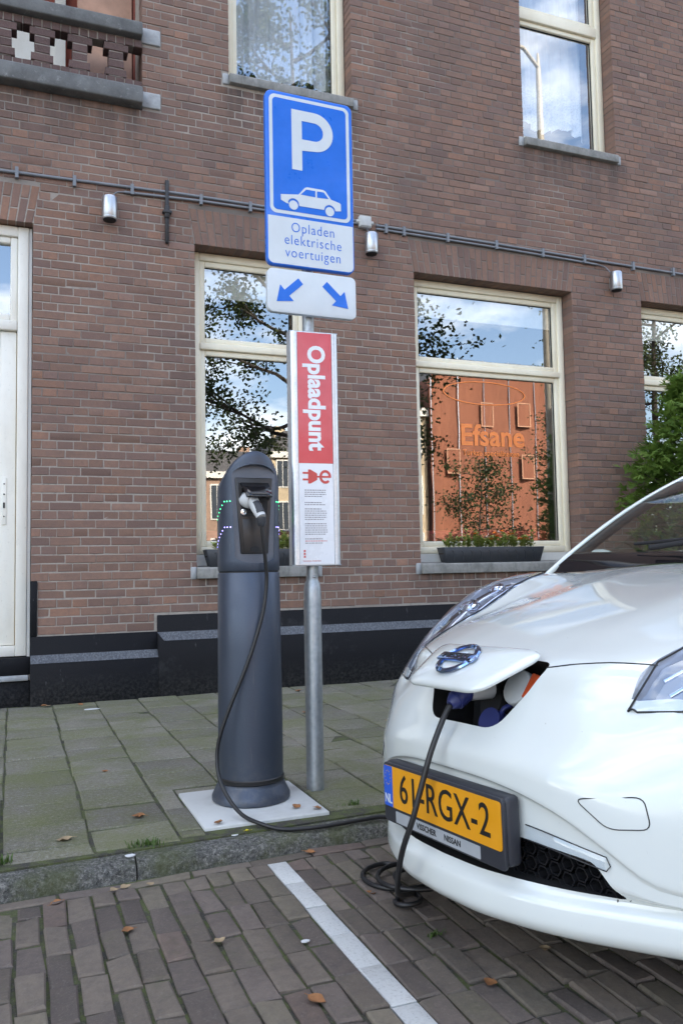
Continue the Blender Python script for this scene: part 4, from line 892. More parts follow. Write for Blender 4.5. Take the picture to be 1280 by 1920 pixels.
# houses across the water, sunlit, seen only in the window panes and the paint
def house(x0, w, y, h, mat, label, seed, roof='gable', deep=9):
    r = random.Random(seed); t = empty('canal_house', (x0+w/2, y, ST-.02), label=label, cat='house', group='sunlit houses across the road')
    MB().box(-w/2, w/2, -deep, 0, 0, h).build('wall', mat, t); MB().box(-w/2-.05, w/2+.05, -.3, .25, h-.35, h+.15).build('cornice', MT['hwhite'], t)
    MB().prism([(-w/2, h+.15), (w/2, h+.15), (w/2-1.2, h+1.9), (-w/2+1.2, h+1.9)], -deep, -.3, 'y').build('roof', MT['hroof'], t)
    for k in range(2): MB().box(-w/2+1+k*(w-3), -w/2+1.9+k*(w-3), -3.2, -2.2, h+1.2, h+2.6).build('chimney', mat, t)
    nf = max(2, int(h/3)); nw = max(2, int(w/1.7))
    for f_ in range(nf):
        for k in range(nw):
            cx = -w/2+w*(k+.5)/nw; z0 = f_*h/nf+.7; z1 = z0+h/nf*.62
            fr = MB().box(cx-.55, cx+.55, -.02, .06, z0-.1, z1+.12).build('window', MT['hwhite'], t); MB().box(cx-.44, cx-.03, .055, .075, z0, z1).box(cx+.03, cx+.44, .055, .075, z0, z1).build('pane', MT['hglass'], fr)
xs_ = -24; i = 0
while xs_ < 44:
    w = (6.2, 5.4, 7.0, 5.8)[i % 4]; h = (9.6, 8.4, 10.2, 9.0, 10.8)[i % 5]
    house(xs_, w, -50, h, MT['house'][i % 3], ('tall brown', 'ochre stuccoed', 'red brick', 'pale brown')[i % 4]+' house with white cornice far across the road, facing the sun', i); xs_ += w; i += 1
for q, (x0, w, h) in enumerate(((17.4, 5.4, 10.2),)): house(x0, w, -30.5, h, MT['house'][1], 'ochre house with white windows next to the orange sheeted building', 40+q)
oh = empty('sheeted_building', (28.2, -30, ST-.02), label='building under renovation wrapped in orange scaffold sheeting', cat='building')
MB().box(-5.2, 5.2, -9, -.6, 0, 12.2).build('wall', MT['house'][2], oh); MB().prism([(-5.2, 12.2), (5.2, 12.2), (3.6, 13.6), (-3.6, 13.6)], -9, -.8, 'y').build('roof', MT['hroof'], oh)
sh = MB(); sh.grid([[(-5.4+10.8*i_/24, .12*math.sin(i_*1.7)+.05*math.sin(j*2), .8+11.6*j/10) for i_ in range(25)] for j in range(11)]); sh.build('sheeting', MT['netting'], oh, 180)
for k in range(7): MB().tube([(-5.4+1.8*k, .16, 0), (-5.4+1.8*k, .16, 13.4)], .03, 6).build('scaffold_pole', MT['alu'], oh, 60)
for cx, z0 in ((-1.6, 9.3), (1.0, 9.4), (3.2, 9.2), (-4.0, 6.4), (1.2, 6.2), (3.6, 6.1)):
    fr = MB(); frame_ring(fr, cx-.45, cx+.45, z0, z0+1.5, .07, .17, .2); fo_ = fr.build('window', MT['netwin'], oh); MB().box(cx-.38, cx+.38, .165, .175, z0+.07, z0+1.43).build('pane', MT['netting'], fo_)
# grass tufts
def tuft(x, y, z, n, h, label, sp=.03):
    r = random.Random(int(x*1000+y*77)); mb = MB()
    for i in range(n):
        a = r.uniform(0, 6.28); b = Vector((r.gauss(0, sp), r.gauss(0, sp*.45), 0)); L = h*r.uniform(.5, 1.1); ln = Vector((math.cos(a), math.sin(a), 0))*L*r.uniform(.3, .9); w = Vector((-math.sin(a), math.cos(a), 0))*.0022
        mb.add([b-w, b+w, b+ln*.4+Vector((0, 0, L*.7))+w*.7, b+ln+Vector((0, 0, L*.85)), b+ln*.4+Vector((0, 0, L*.7))-w*.7], [(0, 1, 2, 4), (4, 2, 3)])
    o = mb.build('grass_tuft', MT['grass'], None, fix=False); o.location = (x, y, z); return tag(o, kind='stuff')
tuft(.425, kerb_y(.42)+.13, -.008, 80, .032, 'small tuft of green grass growing where tiles meet the kerb'); tuft(1.235, 3.06, .0, 40, .03, 'small grass tuft beside the cable near the car bumper', .02)
tuft(-.03, 2.95, .0, 60, .03, 'moss and grass growing in the joint at the kerb left of the slab', .02); tuft(1.06, 2.05, ST, 30, .02, 'tiny grass tuft between paving bricks beside the white line', .012)
# fallen leaves and litter
def leaf(x, y, z, s, mat, label, grp, rz=None):
    r = random.Random(int(x*991+y*313)); mb = MB(); n = 6; L = []; cu = r.uniform(.15, .45); ax_ = []
    for i in range(n+1):
        u = i/n; w = s*.42*math.sin(math.pi*min(.98, max(.03, u**.8))); cz = s*cu*(u-.5)**2*2; L.append([(s*(u-.5), -w, cz+abs(w)*.45), (s*(u-.5), 0, cz), (s*(u-.5), w, cz+abs(w)*r.uniform(.1, .6))])
    mb.grid(L); mb.tube([(-s*.5, 0, s*cu*.5), (-s*.78, s*.05, s*cu*.4)], s*.018, 4)
    o = mb.build('fallen_leaf', mat, None, 60, fix=False); o.location = (x, y, z+.004); o.rotation_euler = (r.uniform(-.12, .12), r.uniform(-.12, .12), rz if rz is not None else r.uniform(0, 6.28)); return tag(o, label, 'leaf', grp)
G1, G2, G3, G4 = 'dry leaves on the street bricks', 'leaves on the pavement tiles', 'leaves in the gutter by the kerb', 'leaves at the foot of the plinth'
leaf(.17, 3.09, 0, .055, MT['tanleaf'], 'pale tan leaf lying on a grey pavement tile', None); leaf(.445, 3.265, 0, .05, MT['deadleaf'], 'orange brown leaf on a mossy tile left of the concrete slab', None)
leaf(.40, 4.05, 0, .03, MT['deadleaf'], 'tiny brown leaf in a joint between pavement tiles', None)
for x, y in ((.30, 2.735), (.335, 2.742), (.41, 2.735), (.13, 2.70), (.97, 2.80)): leaf(x, y, ST, random.uniform(.03, .045), random.choice((MT['deadleaf'], MT['tanleaf'])), 'small brown leaf lying against the foot of the kerb', G3)
for x, y in ((.655, 1.86), (.30, 2.42), (1.02, 2.38), (1.28, 1.86), (1.06, 1.77), (.52, 2.25)): leaf(x, y, ST, random.uniform(.025, .05), random.choice((MT['deadleaf'], MT['tanleaf'])), 'small dry brown leaf lying on the street bricks', G1)
for x, y in ((.20, 6.19), (.23, 6.17), (.44, 6.12), (2.0, 6.0), (1.75, 5.1), (2.1, 4.6), (2.3, 4.3)): leaf(x, y, 0, .045, random.choice((MT['deadleaf'], MT['tanleaf'])), 'brown leaf on the pavement towards the black plinth', G4)
leaf(.79, 2.95, -.01, .03, MT['yellowleaf'], 'small bright yellow leaf on the kerb in front of the slab', None)
for x, y in ((.70, 3.03), (1.09, 3.05), (1.02, 3.10)): leaf(x, y, .0085, .04, MT['deadleaf'], 'reddish brown leaf lying on the pale concrete slab', 'leaves by the slab')
def litter(x, y, z, a, b, label, rz=0):
    r = random.Random(int(x*100+y*37)); pts = [(a*math.cos(t)*r.uniform(.8, 1.1), b*math.sin(t)*r.uniform(.8, 1.1)) for t in [k*.524 for k in range(12)]]
    o = MB().prism(pts, 0, .003, 'z').build('paper_scrap', MT['litter']); o.location = (x, y, z+.003); o.rotation_euler = (0, 0, rz); return tag(o, label, 'litter')
litter(.365, kerb_y(.36)+.06, -.01, .018, .012, 'flat white scrap on the kerb stone left of the slab'); litter(.41, kerb_y(.41)+.115, -.01, .016, .013, 'grey white scrap where the tiles meet the kerb'); litter(.50, 5.90, 0, .055, .02, 'long pale scrap lying near the black plinth'); litter(.22, 4.65, 0, .02, .005, 'thin white scrap on a pavement tile', .2); litter(.735, 2.93, -.01, .012, .008, 'small white chip on the kerb before the concrete slab'); litter(.73, 2.16, ST, .012, .007, 'white chip on the street bricks near the white line')

# ================================================================== CAR (x back from the nose, y to the kerb side, z up)
HEAD, CROLL = rad(6.0), rad(1.9)
car = empty('parked_car', (0, 0, 0), label='white electric hatchback parked at the kerb, charging with its nose flap open', cat='car')
cb_ = Vector((math.cos(HEAD), math.sin(HEAD), 0)); cl_ = Vector((-math.sin(HEAD), math.cos(HEAD), 0))
cl2 = cl_*math.cos(CROLL)-Vector((0, 0, 1))*math.sin(CROLL); cu2 = Vector((0, 0, 1))*math.cos(CROLL)+cl_*math.sin(CROLL)
CO_ = Vector((1.013, 1.900, ST))
CARM = Matrix(((cb_.x, cl2.x, cu2.x, CO_.x), (cb_.y, cl2.y, cu2.y, CO_.y), (cb_.z, cl2.z, cu2.z, CO_.z), (0, 0, 0, 1)))
car.matrix_world = CARM
SY_ = [0, .12, .24, .36, .46, .55, .63, .70, .76, .81, .85, .875, .885]
Tb = dict(
 lip=[-.026, -.020, .008, .055, .112, .168, .222, .28, .34, .41, .475, .52, .54],
 xb=[.040, .042, .052, .076, .112, .165, .222, .29, .36, .425, .49, .53, .55],
 x53=[.022, .025, .037, .063, .103, .158, .215, .284, .355, .42, .487, .53, .55],
 x60=[.082, .085, .097, .122, .160, .205, .255, .318, .385, .45, .51, .545, .56],
 x67=[.122, .126, .138, .170, .222, .250, .305, .365, .425, .49, .55, .575, .585],
 x73=[.160, .162, .168, .196, .255, .320, .360, .410, .475, .545, .60, .60, .60],
 z60=[.60]*10+[.60, .595, .59], z67=[.67]*10+[.67, .66, .65], z73=[.735]*10+[.735, .712, .692],
 h1=[.806, .806, .803, .80, .805, .815, .842, .83, .815, .795, .785, .737, .697], h2=[.868, .868, .868, .862, .858, .884, .922, .925, .895, .855, .815, .757, .702],
 h3=[.915, .915, .916, .912, .916, .940, .962, .967, .940, .90, .842, .772, .707], h4=[.965, .966, .968, .966, .966, .971, .979, .982, .963, .928, .867, .786, .712], h5=[.995, .997, 1.0, .998, .995, .992, .987, .982, .967, .938, .882, .792, .717],
 zs=[.478, .476, .464, .432, .375, .315, .305, .305, .305, .305, .305, .305, .305], dep=[1, 1, 1, 1, .8, .1, 0, 0, 0, 0, 0, 0, 0])
XR, XF, WR, AZ = 3.63, .93, .316, .316
ARC = .355
def profile(y):
    y = abs(y); v = {k: float(pchip(SY_, t, [y])[0]) for k, t in Tb.items()}
    Xl, Xb, zs = v['lip'], v['xb'], v['zs']; x53 = v['dep']*v['x53']+(1-v['dep'])*(Xb-.006)
    F = [(min(Xl+.15, .562), .172), (min(Xl+.03, .556), .168), (Xl, .20), (Xl+.004, .24), (Xl+.026, .266), (Xb, .266+(zs-.266)*.35), (Xb, .266+(zs-.266)*.8), (Xb-.002, zs-.004), (x53, zs+.010), (x53+.003, zs+.010+(.56-zs)*.45), (v['x60'], v['z60']), (v['x67'], v['z67']), (v['x73'], v['z73'])]
    sp_ = 1.15-v['x73']
    for t, k in ((.15, 'h1'), (.35, 'h2'), (.55, 'h3'), (.8, 'h4'), (1, 'h5')): F.append((v['x73']+sp_*t, v[k]))
    F = np.array(F); n = len(F); ti = np.linspace(0, n-1, (n-1)*5+1); fx = pchip(np.arange(n), F[:, 0], ti); fz = pchip(np.arange(n), F[:, 1], ti)
    zt5 = v['h5']; R = []
    inner = y < .722
    sh = [1.2, 1.235, 1.28, 1.5, 2.2, 3.0, 3.45, 3.6, 3.9, 4.15]
    if inner: top = [.985, .90, .75, .42, .40, .40, .45, .98, 1.0, 1.0]
    else: top = [zt5+.001*i for i in range(10)]
    R += list(zip(sh, top)); k = max(0, (y-.5)/.385)**2; ztail = min(1.0, zt5)
    for x, z in ((4.30, ztail-.02), (4.37, ztail-.10), (4.40, min(.75, ztail-.15)), (4.42, .55), (4.41, .40), (4.36, .25), (4.25, .20)): R.append((x-.42*k*(.6 if z > .8 else 1)*.75, z))
    outer = y > .66
    bot = [(4.02-.0*k, .19)]
    for xc in (XR, XF):
        for a in range(0, 181, 15):
            x = xc+ARC*math.cos(rad(a)); z = AZ+ARC*math.sin(rad(a)) if outer else .19
            bot.append((x, z if outer else .19))
        if xc == XR: bot += [(3.2, .185), (2.3, .18), (1.4, .185)]
    R += bot
    return [(float(a), float(b)) for a, b in zip(fx, fz)]+R
yd = list(np.linspace(0, .63, 24))+[.650, .659, .661, .675, .69, .705, .721, .723, .74, .76, .785, .81, .83, .85, .8625, .875, .881, .885]
yd = [-q for q in yd[:0:-1]]+yd
mb = MB(); prs = [profile(q) for q in yd]; nP = len(prs[0])
for q, pr in zip(yd, prs): mb.v += [(x, q, z) for x, z in pr]
for i in range(len(yd)-1):
    for j in range(nP): mb.f.append((i*nP+j, (i+1)*nP+j, (i+1)*nP+(j+1) % nP, i*nP+(j+1) % nP))
mb.f.append(tuple(range(nP))); mb.f.append(tuple((len(yd)-1)*nP+j for j in range(nP-1, -1, -1)))
me = mb.mesh('body', MT['pearl']); bm = bmesh.new(); bm.from_mesh(me); bmesh.ops.triangulate(bm, faces=[f for f in bm.faces if len(f.verts) > 4]); bm.to_mesh(me)
bvh = BVHTree.FromBMesh(bm); bm.free()
def sz(x, y):
    h = bvh.ray_cast(Vector((x, y, 2)), Vector((0, 0, -1))); return h[0].z if h[0] else .5
def sx(y, z):
    h = bvh.ray_cast(Vector((-1, y, z)), Vector((1, 0, 0))); return h[0].x if h[0] else .3
body = bpy.data.objects.new('body', me); COL.objects.link(body)
def round_poly(pts, r, n=6):
    o = []; m_ = len(pts)
    for i in range(m_):
        p = Vector(pts[i]); a = (Vector(pts[i-1])-p); b = (Vector(pts[(i+1) % m_])-p); ra = min(r, a.length*.45); rb = min(r, b.length*.45); A_ = p+a.normalized()*ra; B_ = p+b.normalized()*rb
        for k in range(n+1): t = k/n; q = A_*(1-t)**2+p*2*t*(1-t)+B_*t*t; o.append((q.x, q.y))
    return o
def loft(pa, pb):
    n = len(pa); return MB().add(list(pa)+list(pb), [tuple(range(n)), tuple(range(2*n-1, n-1, -1))]+[(i, i+n, (i+1) % n+n, (i+1) % n) for i in range(n)])
# charging bay
p0 = Vector((.083, 0, .588)); d3 = Vector((.104, 0, .157)).normalized(); n3 = Vector((-d3.z, 0, d3.x))
bay = round_poly([(-.140, -.006), (.140, -.006), (.262, .196), (-.262, .196)], .045)
cut1 = loft([p0+Vector((0, y, 0))+d3*s+n3*.12 for y, s in bay], [p0+Vector((0, y*.94, 0))+d3*(s*.94+.005)-n3*.15 for y, s in bay]).build('cut', MT['dark'])
# headlight pockets
INN = [(.205, .455), (.29, .472), (.353, .488), (.45, .503), (.56, .522), (.66, .545), (.75, .572), (.86, .612), (.96, .662), (1.0, .70)]
OUT = [(.212, .475), (.25, .565), (.33, .622), (.41, .655), (.50, .683), (.60, .708), (.70, .725), (.80, .736), (.92, .735), (1.0, .715)]
def lamp_outline(s): return [(x, s*y) for x, y in INN]+[(x, s*y) for x, y in OUT[::-1]]
cuts = [cut1]
for s in (1, -1):
    ol = lamp_outline(s); cuts.append(loft([(x, y, 1.25) for x, y in ol], [(x+.02, y*.99, sz(x, y)-.05) for x, y in ol]).build('cut', MT['lampwhite']))
# lower grille opening
gp = round_poly([(-.505, .272), (.505, .272), (.445, .347), (.28, .362), (-.28, .362), (-.445, .347)], .02, 3)
cuts.append(loft([(-.3, y, z) for y, z in gp], [(.30, y*.95, z) for y, z in gp]).build('cut', MT['dark']))
boolean(body, cuts); body.name = 'body'; body.parent = car; shade(body.data, 28)
# bay contents
def inbay(y, s, d): return p0+Vector((0, y, 0))+d3*s-n3*d
for k in range(3): MB().tube([inbay(-.15+.1*k, .02, .12), inbay(-.17+.13*k, .17, .13)], .012, 8).build('bay_rib', MT['matt'], body, 60)
sk = MB(); sk.tube([inbay(.0, .10, .12), inbay(.0, .09, .055)], .042, 24); sk.build('socket', MT['matt'], car, 40)
cap = MB(); cap.tube([inbay(-.12, .135, .11), inbay(-.118, .128, .02)], [.05, .047], 20); bevel(cap.build('socket_cap', MT['plugwhite'], car, 40), .004, 2)
bevel(MB().add([inbay(-.158, .10, .015), inbay(-.185, .10, .02), inbay(-.190, .165, .02), inbay(-.163, .17, .015), inbay(-.158, .10, .05), inbay(-.185, .10, .05), inbay(-.190, .165, .05), inbay(-.163, .17, .05)], [(0, 1, 2, 3), (4, 7, 6, 5), (0, 4, 5, 1), (1, 5, 6, 2), (2, 6, 7, 3), (3, 7, 4, 0)]).build('cap_latch', MT['orange'], car), .004, 2)
MB().tube([inbay(-.055, .035, .07), inbay(-.06, .028, .03)], [.035, .036], 18).build('blue_cap', MT['plugblue'], car, 40); MB().tube(spline([inbay(-.075, .05, .05), inbay(-.09, .07, .035), inbay(-.10, .10, .06)], 4), .006, 6).build('cap_strap', MT['plugblue'], car, 60)
# open flap with emblem
lf0 = Vector((.006, 0, .690)); lr0 = Vector((.172, 0, .782)); ld_ = (lr0-lf0).normalized(); ln_ = Vector((-ld_.z, 0, ld_.x)); LL = (lr0-lf0).length
ol = round_poly([(-.158, 0), (.158, 0), (.232, LL+.006), (-.232, LL+.006)], .055, 8); cy_ = LL*.52
mb = MB(); n = len(ol); rings_ = [(.95, -.010), (.988, -.009), (1.0, -.004), (.992, .0), (.95, .0045), (.8, .010), (.55, .0145), (.28, .017), (.05, .018)]
for sc_, hh in rings_: mb.v += [tuple(lf0+Vector((0, y*sc_, 0))+ld_*(cy_+(s-cy_)*sc_)+ln_*(hh-.012*(abs(y*sc_)/.22)**2)) for y, s in ol]
for i in range(len(rings_)-1):
    for k in range(n): mb.f.append((i*n+k, i*n+(k+1) % n, (i+1)*n+(k+1) % n, (i+1)*n+k))
mb.f.append(tuple(range(n-1, -1, -1))); mb.f.append(tuple((len(rings_)-1)*n+k for k in range(n)))
lid = mb.build('charge_flap', MT['pearl'], car, 50)
hg = MB()
for y in (-.1, .1): hg.tube(spline([lr0+Vector((-.02, y, -.014)), lr0+Vector((.0, y, -.05)), inbay(y, .17, .06)], 5), .007, 8)
hg.build('flap_hinge', MT['matt'], car, 60)
EM = lf0+ld_*(LL*.50)+ln_*.0195
Rm = Matrix(((0, ld_.x, ln_.x), (-1, 0, 0), (0, ld_.z, ln_.z)))
em = MB(); nr = 56
prof_ = [(.050, 0), (.051, .005), (.057, .008), (.064, .005), (.066, 0)]; R = []
for k in range(nr+1):
    a = 2*math.pi*k/nr; R.append([EM+Rm@Vector((r*math.cos(a), r*math.sin(a)*1.0, h)) for r, h in prof_])
em.grid(R); eo_ = em.build('emblem', MT['badge'], lid, 40)
bar = MB().add([EM+Rm@Vector(p) for p in [(-.076, -.016, .001), (.076, -.016, .001), (.076, .016, .001), (-.076, .016, .001), (-.075, -.015, .010), (.075, -.015, .010), (.075, .015, .010), (-.075, .015, .010)]], [(0, 3, 2, 1), (4, 5, 6, 7), (0, 1, 5, 4), (1, 2, 6, 5), (2, 3, 7, 6), (3, 0, 4, 7)])
bevel(bar.build('emblem_bar', MT['badge'], lid), .002, 2)
tx = text('emblem_text', 'NISSAN', .030, MT['matt'], lid, (0, 0, 0), off=.0006, ext=.0004, sx=1.12); tx.matrix_local = Matrix.Translation(EM+ln_*.0106)@Rm.to_4x4()@Matrix.Diagonal((1.12, 1, 1, 1))
# number plate, holder and lettering
RP = Matrix(((0, 0, -1), (-1, 0, 0), (0, 1, 0)))
hd = MB().box(.002, .045, -.268, .268, .395-.092, .395+.066).build('plate_holder', MT['holder'], car); bevel(hd, .012, 3)
hd2 = MB(); frame_pts = rrect(-.266, .266, .395-.098, .395+.062, .012, 4)
bevel(MB().prism(frame_pts, -.006, .004, 'x').build('plate_surround', MT['holder'], hd), .002, 2)
npl = MB().prism(rrect(-.260, .260, .340, .450, .008, 4), -.0085, -.0055, 'x').build('number_plate', MT['yellow'], car, 30)
MB().prism([(.2595, .345), (.2595, .445), (.255, .4497), (.215, .4497), (.215, .3403), (.255, .3403)], -.0092, -.0084, 'x').build('euro_band', MT['plateblue'], npl)
def ptext(nm, body_, size, mat, y, z, x, **k):
    t_ = text(nm, body_, size, mat, npl, (0, 0, 0), **k); sxx = k.get('sx', 1); t_.matrix_local = Matrix.Translation((x, y, z))@RP.to_4x4()@Matrix.Diagonal((sxx, 1, 1, 1)); return t_
ptext('plate_text', '61-RGX-2', .108, MT['ink'], -.022, .395, -.0095, sx=.86, off=.0002, ext=.0006, sp=1.04)
ptext('country_text', 'NL', .034, MT['signwhite'], .2375, .360, -.0097, sx=.85, off=.0006, ext=.0003)
for k in range(12):
    a = rad(30*k); s_ = MB(); s_.add([(-.0097, .2375+.0135*math.sin(a)+.0022*math.cos(rad(b)), .418+.019*math.cos(a)+.0022*math.sin(rad(b))) for b in range(0, 360, 72)], [(0, 1, 2, 3, 4)]).build('star', MT['star'], npl)
MB().prism(rrect(-.175, .205, .302, .332, .002, 2), -.0072, -.0055, 'x').build('dealer_strip', MT['dealer'], hd)
for w_, y_ in (('VISSCHER', .055), ('NISSAN', -.062)):
    t_ = text('dealer_text', w_, .021, MT['ink'], hd, (0, 0, 0), off=.0004, ext=.0003); t_.matrix_local = Matrix.Translation((-.0076, y_, .317))@RP.to_4x4()
# lower grille: honeycomb set back in the opening
hx = MB(); R_ = .021
for i in range(-16, 17):
    for j in range(5):
        y = i*R_*1.5; z = .268+j*R_*1.62+(R_*.81 if i % 2 else 0)
        if abs(y) > .49 or z > .38: continue
        xx = sx(min(.52, abs(y)), .30)+.03
        po_ = [(xx, y+R_*1.0*math.cos(rad(a)), z+R_*.86*math.sin(rad(a))) for a in range(0, 360, 60)]; pi_ = [(xx, y+R_*.80*math.cos(rad(a)), z+R_*.68*math.sin(rad(a))) for a in range(0, 360, 60)]; pb_ = [(p[0]+.03, p[1], p[2]) for p in pi_]
        hx.add(po_+pi_+pb_, [(k, (k+1) % 6, (k+1) % 6+6, k+6) for k in range(6)]+[(k+6, (k+1) % 6+6, (k+1) % 6+12, k+12) for k in range(6)])
hx.build('grille_mesh', MT['trim'], car)
for s in (-1, 1):                       # running-light strips above the grille
    A_, B_ = [], []
    for k in range(13):
        y = .272+(.462-.272)*k/12; zc = .381-.030*(k/12)**1.4; x_ = sx(s*y, zc+.004)-.005; A_.append((x_, s*y, zc+.014*(1-.25*k/12))); B_.append((x_-.002, s*y, zc-.018))
    MB().grid([A_, [((p[0]+q[0])/2-.006, p[1], (p[2]+q[2])/2) for p, q in zip(A_, B_)], B_]).build('running_light', MT['lens'], car, 60)
    MB().grid([[(p[0]+.006, p[1], p[2]-.002) for p in A_], [(p[0]+.010, p[1], p[2]+.002) for p in B_]]).build('running_light_reflector', MT['dealer'], car, 60)
    MB().tube([(p[0], p[1], p[2]) for p in A_]+[(A_[-1][0]+.004, A_[-1][1]+s*.006, A_[-1][2]-.018)]+[(p[0], p[1], p[2]) for p in B_[::-1]], .0014, 6).build('running_light_trim', MT['trim'], car, 60)
    # bumper blanking panel seam
    q = round_poly([(.405, .475), (.530, .492), (.545, .428), (.470, .420)], .02, 5); q = q+[q[0]]
    MB().tube([(sx(s*a, b)-.0006, s*a, b) for a, b in q], .0014, 5, False).build('bumper_seam', MT['trim'], body, 60)
    # bonnet shut line
    L_ = [(s*(.236+(.475-.236)*k/16), .172+(.285-.172)*(k/16)**1.25) for k in range(17)]
    MB().tube([(x_, y, sz(x_, y)+.0002) for y, x_ in L_], .0019, 6, False).build('bonnet_gap', MT['trim'], body, 60)
    # headlights
    P_ = []
    for (xa, ya), (xb_, yb_) in zip(INN, OUT):
        P_.append([(xa+(xb_-xa)*t, s*(ya+(yb_-ya)*t), sz(xa+(xb_-xa)*t, s*(ya+(yb_-ya)*t))+.0025+.006*math.sin(math.pi*t)) for t in np.linspace(0, 1, 9)])
    hl = MB().grid(P_).build('headlight', MT['lens'], car, 60)
    edge = [r[0] for r in P_]+[P_[-1][k] for k in range(1, 8)]+[r[-1] for r in P_[::-1]]+[P_[0][k] for k in range(7, -1, -1)]
    MB().tube([(a, b, c_-.0002) for a, b, c_ in edge], .0026, 6, False).build('lens_seal', MT['trim'], hl, 60)
    for (cx, cy, r_) in ((.40, .575, .030), (.56, .625, .036), (.72, .665, .030)):
        z_ = sz(cx, s*cy); q = MB(); q.lathe([(r_*1.25, -.045), (r_*1.2, -.018), (r_*.98, -.014), (r_*.9, -.03), (r_*.7, -.012), (r_*.35, -.006), (.002, -.004)], (0, 0, 0), 24); o = q.build('lamp_unit', MT['chrome'], hl, 40); o.location = (cx, s*cy, z_-.004); o.rotation_euler = (0, rad(-38), 0)
    for k in range(3):
        pts = [(xa+(xb_-xa)*(.22+.24*k), s*(ya+(yb_-ya)*(.22+.24*k)), sz(xa+(xb_-xa)*(.22+.24*k), s*(ya+(yb_-ya)*(.22+.24*k)))-.022-.004*k) for (xa, ya), (xb_, yb_) in zip(INN[1:-1], OUT[1:-1])]
        MB().tube(pts, .006, 6).build('reflector_rib', MT['matt'] if k == 2 else MT['chrome'], hl, 60)
# ---- glasshouse
def wbase(y): return Vector((1.235-.125*(y/.66)**2, y, 1.036+.022*(y/.66)**2))
def wtop(y): return Vector((1.99-.06*(y/.66)**2, y*.895, 1.478-.035*(y/.66)**2))
ysn = np.linspace(-.66, .66, 17)
MB().grid([[wbase(y).lerp(wtop(y), t)+Vector((-.5, 0, .86)).normalized()*.035*math.sin(math.pi*t) for y in ysn] for t in np.linspace(0, 1, 9)]).build('windscreen', MT['carglass'], car, 180)
cw = []
for y in np.linspace(-.655, .655, 19):
    xe = 1.145-.115*(y/.62)**2; e = wbase(y*.99); a = Vector((xe, y, sz(xe, y)+.004)); cw.append([a, a.lerp(e, .35)+Vector((0, 0, .010)), a.lerp(e, .7)+Vector((0, 0, .008)), e+Vector((.02, 0, .006))])
MB().grid(cw).build('cowl', MT['gloss'], car, 180)
for s, y0, y1 in ((1, .30, -.38), (-1, -.20, .42)):
    a = wbase(y0)+Vector((-.06, 0, .018)); b = wbase(y1)+Vector((.02, 0, .035)); MB().tube([a, a.lerp(b, .5)+Vector((.0, 0, .012)), b], [.010, .008, .006], 8).build('wiper', MT['matt'], car, 60)
for s in (-1, 1):
    A0, A1 = Vector((1.02, s*.715, .972)), Vector((1.97, s*.615, 1.452))
    def arc(t, off=Vector((0, 0, 0))): return A0.lerp(A1, t)+Vector((-.3, 0, .9)).normalized()*.04*math.sin(math.pi*t)+off
    MB().tube([arc(t) for t in np.linspace(0, 1, 10)], [.010]+[.0145]*8+[.018], 12).build('front_pillar', MT['pearl'], car, 60)
    MB().tube([arc(t, Vector((.010, -s*.026, -.008))) for t in np.linspace(.06, 1, 10)], .022, 8).build('pillar_trim', MT['trim'], car, 60)
    rl = [Vector((1.97, s*.615, 1.452)), Vector((2.5, s*.625, 1.485)), Vector((3.1, s*.62, 1.475)), Vector((3.6, s*.60, 1.42)), Vector((4.0, s*.62, 1.25)), Vector((4.28, s*.66, 1.0))]
    MB().tube(spline(rl, 5), .032, 10).build('roof_rail', MT['pearl'], car, 60)
    gs = [[(1.22, s*.775, .985), (1.45, s*.765, 1.08), (1.75, s*.71, 1.27), (2.02, s*.64, 1.425)], [(2.2, s*.785, .99), (2.2, s*.765, 1.14), (2.2, s*.71, 1.32), (2.2, s*.645, 1.45)], [(3.2, s*.785, .995), (3.2, s*.765, 1.14), (3.2, s*.70, 1.32), (3.15, s*.64, 1.45)], [(3.75, s*.77, 1.0), (3.72, s*.75, 1.12), (3.68, s*.69, 1.28), (3.6, s*.62, 1.40)]]
    MB().grid(gs).build('side_window', MT['carglass'], car, 180)
    for x in (2.28, 3.2): MB().tube([(x, s*.782, .985), (x+.02, s*.758, 1.16), (x+.03, s*.70, 1.33), (x+.03, s*.64, 1.46)], .03, 6).build('door_pillar', MT['trim'], car, 60)
    mr = MB(); R = []
    for t in np.linspace(0, 1, 9):
        rr = max(.003, math.sin(math.pi*min(1, max(0, .04+t*.94)))**.6); R.append([(1.56+.075*rr*math.cos(a)*1.0, s*(.86+.20*t), 1.03+.062*rr*math.sin(a)) for a in np.linspace(0, 2*math.pi, 17)])
    mr.grid(R); mr.build('door_mirror', MT['pearl'], car, 180); MB().tube([(1.55, s*.76, .985), (1.56, s*.88, 1.01)], [.03, .022], 8).build('mirror_stalk', MT['trim'], car, 60)
    for xc in (XF, XR):
        dz = .033 if s > 0 else -.036
        wl = MB(); prof_ = [(.205, -.085), (.285, -.10), (.308, -.085), (.316, -.06), (.316, .06), (.308, .085), (.285, .10), (.205, .085)]
        wh = MB().lathe([(.06, -.10), (.2, -.085), (.206, -.07), (.206, .07), (.18, .075)], seg=40).build('wheel', MT['rim'], car, 40); wh.rotation_euler = (rad(-90*s), 0, 0); wh.location = (xc, s*.765, WR+dz)
        ty = MB(); R = [[(r*math.cos(a), r*math.sin(a), h) for a in np.linspace(0, 2*math.pi, 49)] for r, h in prof_]; ty.grid(R); ty.build('tyre', MT['tyre'], wh, 40)
        for k in range(5):
            a = 2*math.pi*k/5; MB().tube([(.05*math.cos(a), .05*math.sin(a), .088), (.2*math.cos(a), .2*math.sin(a), .078)], [.028, .02], 8).build('spoke', MT['rim'], wh, 60)
